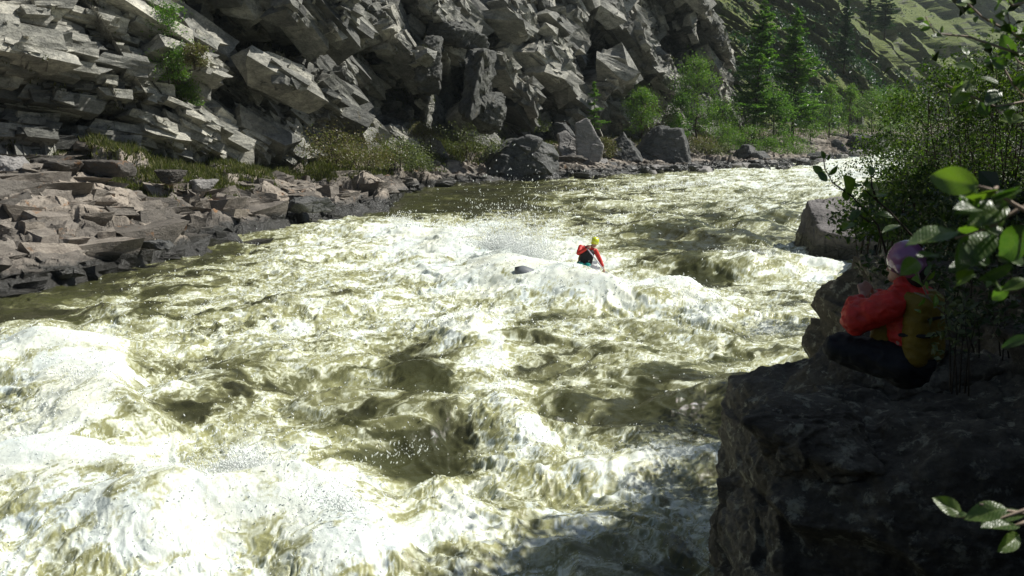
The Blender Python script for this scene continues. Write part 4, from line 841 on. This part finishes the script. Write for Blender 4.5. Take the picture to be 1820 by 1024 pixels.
for s_ in ST:
    for q in range(14):
        k = rl.randrange(len(s_)-1); f_ = rl.random(); u = s_[k][0]*(1-f_)+s_[k+1][0]*f_; v = s_[k][1]*(1-f_)+s_[k+1][1]*f_; a = rl.uniform(0, 6.28); L_ = rl.uniform(14, 24)
        u += rl.uniform(-8, 8); v += rl.uniform(-6, 6); lv.append((u, v, u-abs(math.cos(a))*L_, v+math.sin(a)*L_*.5, rl.choice([50, 62, -55, 20, 70, -30])))
branch('cluster of small pale backlit leaves on twigs at the top right corner', 'branch', ST, lv, 3.0, 3)
ST = [[(1850, 200), (1800, 150), (1770, 95)], [(1850, 175), (1770, 190), (1700, 160), (1680, 150)], [(1850, 130), (1810, 110), (1790, 80)]]; lv = [(1730, 150, 1690, 185, 15), (1776, 160, 1752, 188, 10), (1756, 205, 1738, 178, 0), (1812, 194, 1760, 190, 68), (1775, 148, 1742, 136, 62), (1822, 215, 1775, 212, 60), (1800, 105, 1780, 60, 0), (1790, 120, 1760, 105, 20)]
for q in range(22):
    u = rl.uniform(1680, 1820); v = rl.uniform(95, 215); L_ = rl.uniform(16, 30); a = rl.uniform(0, 6.28); lv.append((u, v, u+math.cos(a)*L_, v+math.sin(a)*L_*.6, rl.choice([10, 50, -55, 25, 65])))
branch('twigs with dark and yellow green leaves in front of the tall shrub', 'branch', ST, lv, 3.4, 4)
branch('thin sprig with a few dark oval leaves standing against the bright rapids', 'branch', [[(1575, 450), (1560, 400), (1515, 350), (1480, 325), (1466, 300), (1464, 282)], [(1640, 440), (1580, 375), (1545, 345), (1530, 328)], [(1560, 360), (1549, 330), (1549, 315)], [(1515, 350), (1500, 335)], [(1545, 395), (1522, 378)]],
  [(1462, 310, 1444, 294, 20), (1472, 312, 1491, 292, 60), (1470, 322, 1453, 305, 15), (1549, 312, 1548, 294, 20), (1502, 338, 1506, 358, 15), (1532, 330, 1508, 330, 60), (1535, 332, 1542, 316, 50), (1545, 345, 1532, 338, 30), (1515, 345, 1500, 312, 45), (1525, 372, 1514, 392, 25), (1512, 395, 1500, 408, 30), (1575, 345, 1536, 350, 66), (1560, 340, 1530, 322, 55), (1466, 282, 1460, 268, 20), (1470, 285, 1476, 274, 30), (1590, 385, 1555, 380, 60), (1600, 400, 1568, 412, 62), (1540, 345, 1538, 358, 20)], 4.6, 5, 'bark', rad=.005)
branch('willow twig with small whitish leaves in front of the seated person', 'branch', [[(1680, 560), (1650, 530), (1636, 500), (1628, 470)], [(1650, 530), (1625, 520)], [(1640, 505), (1655, 480)], [(1600, 490), (1575, 470), (1570, 440)]],
  [(1636, 500, 1624, 482, 65), (1640, 505, 1622, 496, 62), (1650, 515, 1640, 498, 60), (1655, 530, 1636, 526, 66), (1648, 498, 1662, 482, 50), (1632, 545, 1645, 528, 65), (1660, 545, 1664, 522, 55), (1635, 556, 1625, 548, 62), (1645, 490, 1655, 470, -45)], 4.8, 6)
# ------------------------------------------------------------------ people
def cap(p, r, q, s, n=14):
    """tapered limb with rounded ends"""
    p, q = Vector(p), Vector(q); d = (q-p); L = d.length; d = d/L if L > 1e-6 else Vector((0, 0, 1)); P = []; R = []
    for a in (-80, -60, -35, -12): P.append(p+d*r*math.sin(math.radians(a))); R.append(r*math.cos(math.radians(a)))
    for t in (.25, .5, .75): P.append(p.lerp(q, t)); R.append(r+(s-r)*t)
    for a in (12, 35, 60, 80): P.append(q+d*s*math.sin(math.radians(a))); R.append(s*math.cos(math.radians(a)))
    return tube(P, R, n)
def blob(name, caps, mat, voxel, parent, smooth=6, wrinkle=0.0):
    """the limbs fused into one continuous surface"""
    mm = Mesh()
    for c in caps: mm.add(*cap(*c))
    t = mm.build('tmp', mat); md = t.modifiers.new('r', 'REMESH'); md.mode = 'VOXEL'; md.voxel_size = voxel; md.use_smooth_shade = True
    if wrinkle:
        md.use_smooth_shade = True
    ms = t.modifiers.new('s', 'SMOOTH'); ms.iterations = smooth; ms.factor = .5
    dg = bpy.context.evaluated_depsgraph_get(); me = bpy.data.meshes.new_from_object(t.evaluated_get(dg)); bpy.data.objects.remove(t)
    if wrinkle:
        co = np.empty(len(me.vertices)*3, np.float32); me.vertices.foreach_get('co', co); co = co.reshape(-1, 3); no = np.empty(len(me.vertices)*3, np.float32); me.vertices.foreach_get('normal', no); no = no.reshape(-1, 3)
        f_ = np.abs(fbm(co[:, 0]*9+co[:, 2]*6, co[:, 1]*9, co[:, 2]*15, 3, 5)); co += no*((.5-f_)*wrinkle)[:, None]; me.vertices.foreach_set('co', co.ravel()); me.update()
    me.name = name; me.materials.clear(); me.materials.append(mat); o = bpy.data.objects.new(name, me); COL.objects.link(o)
    if parent: o.parent = parent
    return o
M['skin'] = plain('skin', (0.42, 0.24, 0.17), .5, .4, 30, .1, .1)
M['red'] = plain('red_jacket', (0.56, 0.028, 0.018), .5, .4, 14, .25, .6, .02)
M['redglow'] = M['red']
M['yellow'] = plain('yellow_vest', (0.19, 0.125, 0.012), .6, .3, 14, .2, .6, .02)
M['black'] = plain('black_fabric', (0.012, 0.012, 0.014), .7, .3, 20, .3, .4, .01)
M['teal'] = plain('teal_trousers', (0.01, 0.22, 0.19), .5, .4, 10, .2, .5, .02)
M['lime'] = plain('lime_helmet_shell', (0.62, 0.66, 0.03), .25, .6, 6, .05, 0, coat=.5)
M['purple'] = plain('purple_helmet_shell', (0.26, 0.09, 0.20), .22, .6, 6, .1, 0, coat=.6)
M['grey_tube'] = plain('grey_raft_skin', (0.17, 0.18, 0.19), .4, .5, 6, .15, .2, .01)
M['shaft'] = plain('pale_paddle_shaft', (0.55, 0.50, 0.58), .35, .5, 20, .05, 0)
M['hair'] = plain('dark_hair', (0.03, 0.02, 0.015), .6, .3, 60, .4, .5, .004)
def hand(c, f, side, up, s=1.0, curl=1.0):
    """palm, four unequal curled fingers and a thumb; f: out along the hand, side: towards the thumb, up: back of the hand"""
    c, f, side, up = Vector(c), Vector(f).normalized(), Vector(side).normalized(), Vector(up).normalized(); L = []
    for k in range(4):
        o = c+side*(.03-.02*k)*s; L.append((o-f*.02*s, .013*s, o+f*.035*s, .011*s))
        a = o+f*.04*s; l = (.036, .041, .038, .030)[k]*s; b_ = a+(f-up*.35*curl).normalized()*l; e_ = b_+(f*.25-up*curl).normalized()*l*.8; g_ = e_+(-f*.8*curl-up*.5).normalized()*l*.55
        L += [(a, .0095*s, b_, .0085*s), (b_, .0085*s, e_, .0078*s), (e_, .0078*s, g_, .007*s)]
    t0 = c-f*.01*s+side*.035*s; t1 = t0+(side*.8+f*.5-up*.3).normalized()*.035*s; t2 = t1+(f-up*.7*curl-side*.3).normalized()*.03*s
    return L+[(t0, .012*s, t1, .011*s), (t1, .0105*s, t2, .009*s)]
def person_at(O, f, pose, label, parts):
    """pose in (forward, left, up) about the point O; f is the facing"""
    f = Vector(f).normalized(); l = Vector((-f.y, f.x, 0)); e = thing('person', O, label, 'person')
    w = lambda p: f*p[0]+l*p[1]+Vector((0, 0, p[2]))
    for name, mat, vx, caps in parts:
        blob(name, [(w(a), r, w(b_), s) for a, r, b_, s in caps], M[mat], vx, e, wrinkle=.028 if name in ('jacket', 'trousers') else (.012 if 'vest' in name else 0))
    return e
def hw(f, l, *a, **k): return hand(*a, **k)
# seated person, seen from the left side and behind
S0 = atd(1612, 668, 6.75)
hd = lambda cx_, cy_, cz: [((cx_, cy_, cz), .083, (cx_+.012, cy_, cz-.055), .068), ((cx_-.02, cy_, cz+.015), .09, (cx_-.01, cy_, cz+.02), .088), ((cx_+.06, cy_, cz-.085), .036, (cx_+.045, cy_, cz-.075), .04), ((cx_+.088, cy_, cz-.015), .012, (cx_+.10, cy_, cz-.04), .014),
   ((cx_, cy_+.078, cz-.01), .018, (cx_-.005, cy_+.08, cz-.035), .012), ((cx_, cy_-.078, cz-.01), .018, (cx_-.005, cy_-.08, cz-.035), .012)]
LH = hand((.31, .03, .50), (.1, -.7, .7), (.6, .3, .6), (-.1, .8, .5)); RH = hand((.32, -.10, .48), (.1, .7, .7), (.6, -.3, .6), (-.1, -.8, .5))
body = [((0, 0, .12), .14, (.01, 0, .30), .135), ((.01, 0, .30), .135, (.03, 0, .46), .13), ((.03, .10, .48), .075, (.03, -.10, .48), .075), ((.03, 0, .52), .055, (.05, 0, .62), .052),
  ((.04, .19, .47), .055, (.23, .22, .35), .045), ((.23, .22, .35), .042, (.30, .06, .48), .028), ((.04, -.19, .47), .055, (.23, -.22, .34), .045), ((.23, -.22, .34), .042, (.31, -.12, .47), .028),
  ((0, .09, .10), .10, (.36, .20, .15), .07), ((.36, .20, .15), .065, (.14, .02, .07), .05), ((0, -.09, .10), .10, (.36, -.20, .17), .07), ((.36, -.20, .17), .065, (.16, -.02, .07), .05), ((.14, .02, .06), .045, (.05, .10, .04), .035), ((.16, -.02, .06), .045, (.24, .08, .04), .035)]+hd(.07, 0, .70)+LH+RH
pr = person_at(S0, (-.66, .75, 0), None, 'person seated on the huge dark block, in a purple helmet, yellow vest and red sleeves', [
  ('body', 'skin', .008, body),
  ('jacket', 'red', .012, [((.0, 0, .22), .145, (.03, 0, .46), .14), ((.03, .12, .49), .085, (.03, -.12, .49), .085), ((.035, 0, .54), .068, (.045, 0, .59), .066), ((.04, .18, .47), .092, (.22, .235, .37), .095), ((.23, .235, .36), .098, (.295, .13, .44), .062), ((.04, -.18, .47), .09, (.22, -.23, .36), .085), ((.22, -.23, .36), .085, (.30, -.15, .44), .055)]),
  ('trousers', 'black', .012, [((0, 0, .09), .165, (0, 0, .16), .155), ((0, .09, .10), .125, (.36, .21, .15), .095), ((.36, .21, .15), .09, (.12, .03, .075), .068), ((0, -.09, .10), .125, (.36, -.21, .17), .095), ((.36, -.21, .17), .09, (.14, -.02, .075), .068)]),
  ('vest_back', 'yellow', .01, [((-.10, .09, .17), .085, (-.085, .09, .47), .08), ((-.10, -.09, .17), .085, (-.085, -.09, .47), .08), ((-.12, 0, .2), .08, (-.11, 0, .46), .075), ((-.05, .12, .5), .05, (.05, .13, .53), .035), ((-.05, -.12, .5), .05, (.05, -.13, .53), .035)]),
  ('strap', 'black', .007, [((-.195, .12, .30), .014, (-.195, -.12, .30), .014), ((-.18, .14, .30), .014, (-.03, .17, .29), .014), ((-.185, .12, .40), .012, (-.185, -.12, .40), .012)]),
  ('vest_front', 'yellow', .01, [((.13, .09, .17), .075, (.14, .08, .42), .07), ((.13, -.09, .17), .075, (.14, -.08, .42), .07), ((.12, .10, .45), .045, (.06, .13, .53), .035), ((.12, -.10, .45), .045, (.06, -.13, .53), .035)]),
  ('helmet', 'purple', .008, [((.055, 0, .735), .115, (.045, 0, .745), .117), ((-.01, .02, .69), .075, (-.005, -.02, .69), .075), ((.04, .085, .69), .035, (.03, .088, .67), .03), ((.04, -.085, .69), .035, (.03, -.088, .67), .03)]),
  ('hair', 'hair', .008, [((-.02, 0, .66), .078, (-.025, 0, .62), .06)])])
# paddler out on the rapids
R0 = atd(1038, 474, 31.0)
def W(p): return Vector(p)
# x right, y away, z up about R0
Hd = Vector((.30, -.05, .70))
def headcaps(c, fw, up):
    fw = Vector(fw).normalized(); up = Vector(up).normalized(); sd = fw.cross(up); q = lambda a, b_, c_: c+fw*a+sd*b_+up*c_
    return [(q(0, 0, 0), .083, q(.012, 0, -.055), .068), (q(-.02, 0, .015), .09, q(-.01, 0, .02), .088), (q(.06, 0, -.085), .036, q(.045, 0, -.075), .04), (q(.088, 0, -.015), .012, q(.10, 0, -.04), .014), (q(0, .078, -.01), .018, q(-.005, .08, -.035), .012), (q(0, -.078, -.01), .018, q(-.005, -.08, -.035), .012)], q
hc, hq_ = headcaps(Hd, (.15, -1, -.45), (.2, -.25, 1))
e = thing('person', R0, 'paddler in a lime green helmet and red sleeves leaning over the rapids', 'person')
bc = [((-.02, 0, .05), .14, (.04, -.02, .28), .13), ((.04, -.02, .28), .13, (.12, -.04, .48), .13), ((-.04, 0, .52), .075, (.26, -.04, .46), .075), ((.14, -.03, .52), .055, (.26, -.04, .62), .05),
  ((-.10, 0, .55), .055, (-.17, -.16, .40), .045), ((-.17, -.16, .40), .042, (.06, -.28, .56), .028), ((.32, -.05, .46), .055, (.44, -.12, .22), .045), ((.44, -.12, .22), .042, (.53, -.22, .02), .028),
  ((-.10, -.02, .06), .10, (-.12, -.40, .03), .075), ((-.12, -.40, .03), .06, (-.10, -.02, -.14), .05), ((.06, -.02, .06), .10, (.13, -.38, .0), .075), ((.13, -.38, .0), .06, (.10, .0, -.18), .05), ((-.10, -.02, -.14), .04, (-.10, .08, -.16), .035), ((.10, 0, -.18), .04, (.10, .1, -.2), .035)]
bc += hc+hand((.08, -.30, .575), (.4, -.3, .3), (.3, .6, .5), (-.3, -.3, .8))+hand((.545, -.25, -.03), (.2, -.5, -.7), (-.5, .2, .6), (.8, -.2, .2))
blob('body', bc, M['skin'], .01, e)
blob('jacket', [((.03, -.02, .26), .14, (.12, -.04, .48), .145), ((-.04, 0, .52), .09, (.26, -.04, .46), .09), ((-.10, 0, .56), .075, (-.17, -.16, .41), .065), ((-.17, -.16, .41), .065, (.03, -.26, .54), .045), ((.32, -.05, .46), .072, (.44, -.12, .22), .062), ((.44, -.12, .22), .06, (.51, -.20, .06), .045)], M['red'], .012, e)
blob('life_vest', [((-.04, -.06, .14), .13, (.03, -.09, .42), .14), ((.10, -.06, .14), .13, (.16, -.10, .40), .13), ((0, .06, .2), .12, (.08, .05, .46), .12), ((.02, -.06, .46), .06, (0, 0, .57), .045), ((.20, -.08, .42), .06, (.22, -.03, .53), .045)], M['black'], .012, e)
blob('vest_trim', [((-.15, -.06, .12), .035, (-.14, -.08, .28), .03), ((-.13, -.1, .30), .03, (-.10, -.06, .46), .03)], M['yellow'], .01, e)
blob('trousers', [((-.03, 0, .06), .155, (0, 0, .12), .15), ((-.10, -.02, .06), .13, (-.12, -.40, .03), .10), ((-.12, -.40, .03), .08, (-.10, -.02, -.14), .07), ((.06, -.02, .06), .125, (.11, -.33, .02), .09)], M['teal'], .012, e)
blob('helmet', [(hq_(.0, 0, .045), .112, hq_(-.01, 0, .05), .114), (hq_(-.06, 0, -.01), .075, hq_(-.065, 0, -.03), .06), (hq_(0, .085, -.01), .032, hq_(0, .085, -.04), .026), (hq_(0, -.085, -.01), .032, hq_(0, -.085, -.04), .026)], M['lime'], .008, e)
pt = thing('paddle', R0+Vector((.05, -.30, .58)), 'paddle with a pale shaft held by the paddler, blade in the water', 'paddle')
mm = Mesh(); a = Vector((0, 0, 0)); bq = Vector((.56, .06, -.72)); mm.tube([a, bq*.5, bq], [.016, .016, .016], 8); mm.build('shaft', M['shaft'], pt)
mm = Mesh(); mm.tube([a+Vector((-.05, .02, .03)), a+Vector((.05, -.02, -.03))], [.018, .018], 8); mm.build('grip', M['black'], pt)
dn = bq.normalized(); sd = dn.cross(Vector((0, 1, .2))).normalized(); mm = Mesh()
Vv = []; 
for k_, (t_, w_) in enumerate([(-.02, .018), (.06, .07), (.16, .10), (.34, .10), (.42, .085), (.45, .04)]):
    for s_ in (-1, 1):
        for q_ in (-.006, .006): Vv.append(bq+dn*t_+sd*w_*s_+dn.cross(sd)*(q_+.02*math.sin(t_*4)))
Tq = []
for k_ in range(5):
    o_ = k_*4; A_ = [o_, o_+1, o_+3, o_+2]
    for i_ in range(4): p_, n_ = A_[i_], A_[(i_+1) % 4]; Tq += [(p_, n_, n_+4), (p_, n_+4, p_+4)]
Tq += [(0, 1, 3), (0, 3, 2), (20, 22, 23), (20, 23, 21)]; mm.add(Vv, Tq); mm.build('blade', M['black'], pt, False)
# raft: two grey tubes joined by a frame, almost swallowed by the wave
rf = thing('raft', R0+Vector((-.78, .15, -.47)), 'grey inflatable raft half buried in the breaking wave under the paddler', 'raft')
for yo in (-.55, .55):
    mm = Mesh(); P = []; R = []
    for t_ in np.linspace(-1, 1, 24):
        P.append(Vector((t_*1.2, yo, .10+.42*abs(t_)**3.2))); R.append(.27*(1-abs(t_)**7)**.5+.012)
    mm.tube(P, R, 20); tb = mm.build('tube', M['grey_tube'], rf)
for xo in (-.5, .1, .6):
    mm = Mesh(); mm.tube([Vector((xo, -.62, .37)), Vector((xo, .62, .37))], [.024, .024], 8); mm.build('crossbar', M['shaft'], rf)
mm = Mesh(); mm.tube([Vector((.65, .1, .36)), Vector((.95, .1, .36))], [.16, .16], 12); mm.build('seat', M['black'], rf)
# ------------------------------------------------------------------ soft mist over the breaking crests
mm_ = bpy.data.materials.new('spray_mist_air'); mm_.use_nodes = True; mm_.cycles.volume_step_rate = 4.0; nt = mm_.node_tree; nt.nodes.clear(); out = nt.nodes.new("ShaderNodeOutputMaterial"); v = nt.nodes.new("ShaderNodeVolumePrincipled")
v.inputs['Color'].default_value = (.95, .98, .97, 1); v.inputs['Anisotropy'].default_value = .2
tc = nt.nodes.new("ShaderNodeTexCoord"); ln = N(nt, "VectorMath", operation='LENGTH'); nt.links.new(tc.outputs['Object'], ln.inputs[0])
fo_ = ramp(nt, ln.outputs['Value'], [(0.0, 1.0), (1.0, 0.0)]); nz_ = ntex(nt, tc.outputs['Object'], 2.6, 5, .7)
mu = N(nt, "Math", operation='MULTIPLY'); nt.links.new(fo_, mu.inputs[0]); nt.links.new(ramp(nt, nz_, [(.42, 0.0), (.7, 1.0)]), mu.inputs[1])
mv = N(nt, "Math", operation='MULTIPLY'); nt.links.new(mu.outputs[0], mv.inputs[0]); mv.inputs[1].default_value = 5.0; nt.links.new(mv.outputs[0], v.inputs['Density']); nt.links.new(v.outputs[0], out.inputs['Volume'])
D_, Q_ = sphere_grid(10)
for i, (u, v_, d, rx_, ry_, rz_) in enumerate([(935, 428, 31.5, 1.5, .7, 1.0)]):
    o = mesh_np('spray_mist', D_, Q_, mm_, True); o.location = atd(u, v_, d); o.scale = (rx_, ry_, rz_); tag(o, ['white mist of spray bursting beside the paddler', 'white mist over the wave crest at the left edge', 'white mist over the right part of the nearest breaking wave', 'white mist over the middle of the nearest breaking wave'][i], 'mist', kind='stuff')
# ------------------------------------------------------------------ air
hb = mesh_np('haze', np.array([[x, y, z] for x in (-700, 1000) for y in (-60, 1000) for z in (-8, 420)], float), np.array([[0, 1, 3, 2], [4, 6, 7, 5], [0, 4, 5, 1], [2, 3, 7, 6], [0, 2, 6, 4], [1, 5, 7, 3]]), bpy.data.materials.new('haze_air'), False)
hm = hb.data.materials[0]; hm.use_nodes = True; nt = hm.node_tree; nt.nodes.clear(); out = nt.nodes.new("ShaderNodeOutputMaterial"); v = nt.nodes.new("ShaderNodeVolumePrincipled")
v.inputs['Color'].default_value = (.80, .93, .95, 1); v.inputs['Density'].default_value = 0.00013; v.inputs['Anisotropy'].default_value = .3
nt.links.new(v.outputs[0], out.inputs['Volume']); tag(hb, 'thin bluish haze over the far slopes of the gorge', 'haze', kind='stuff')
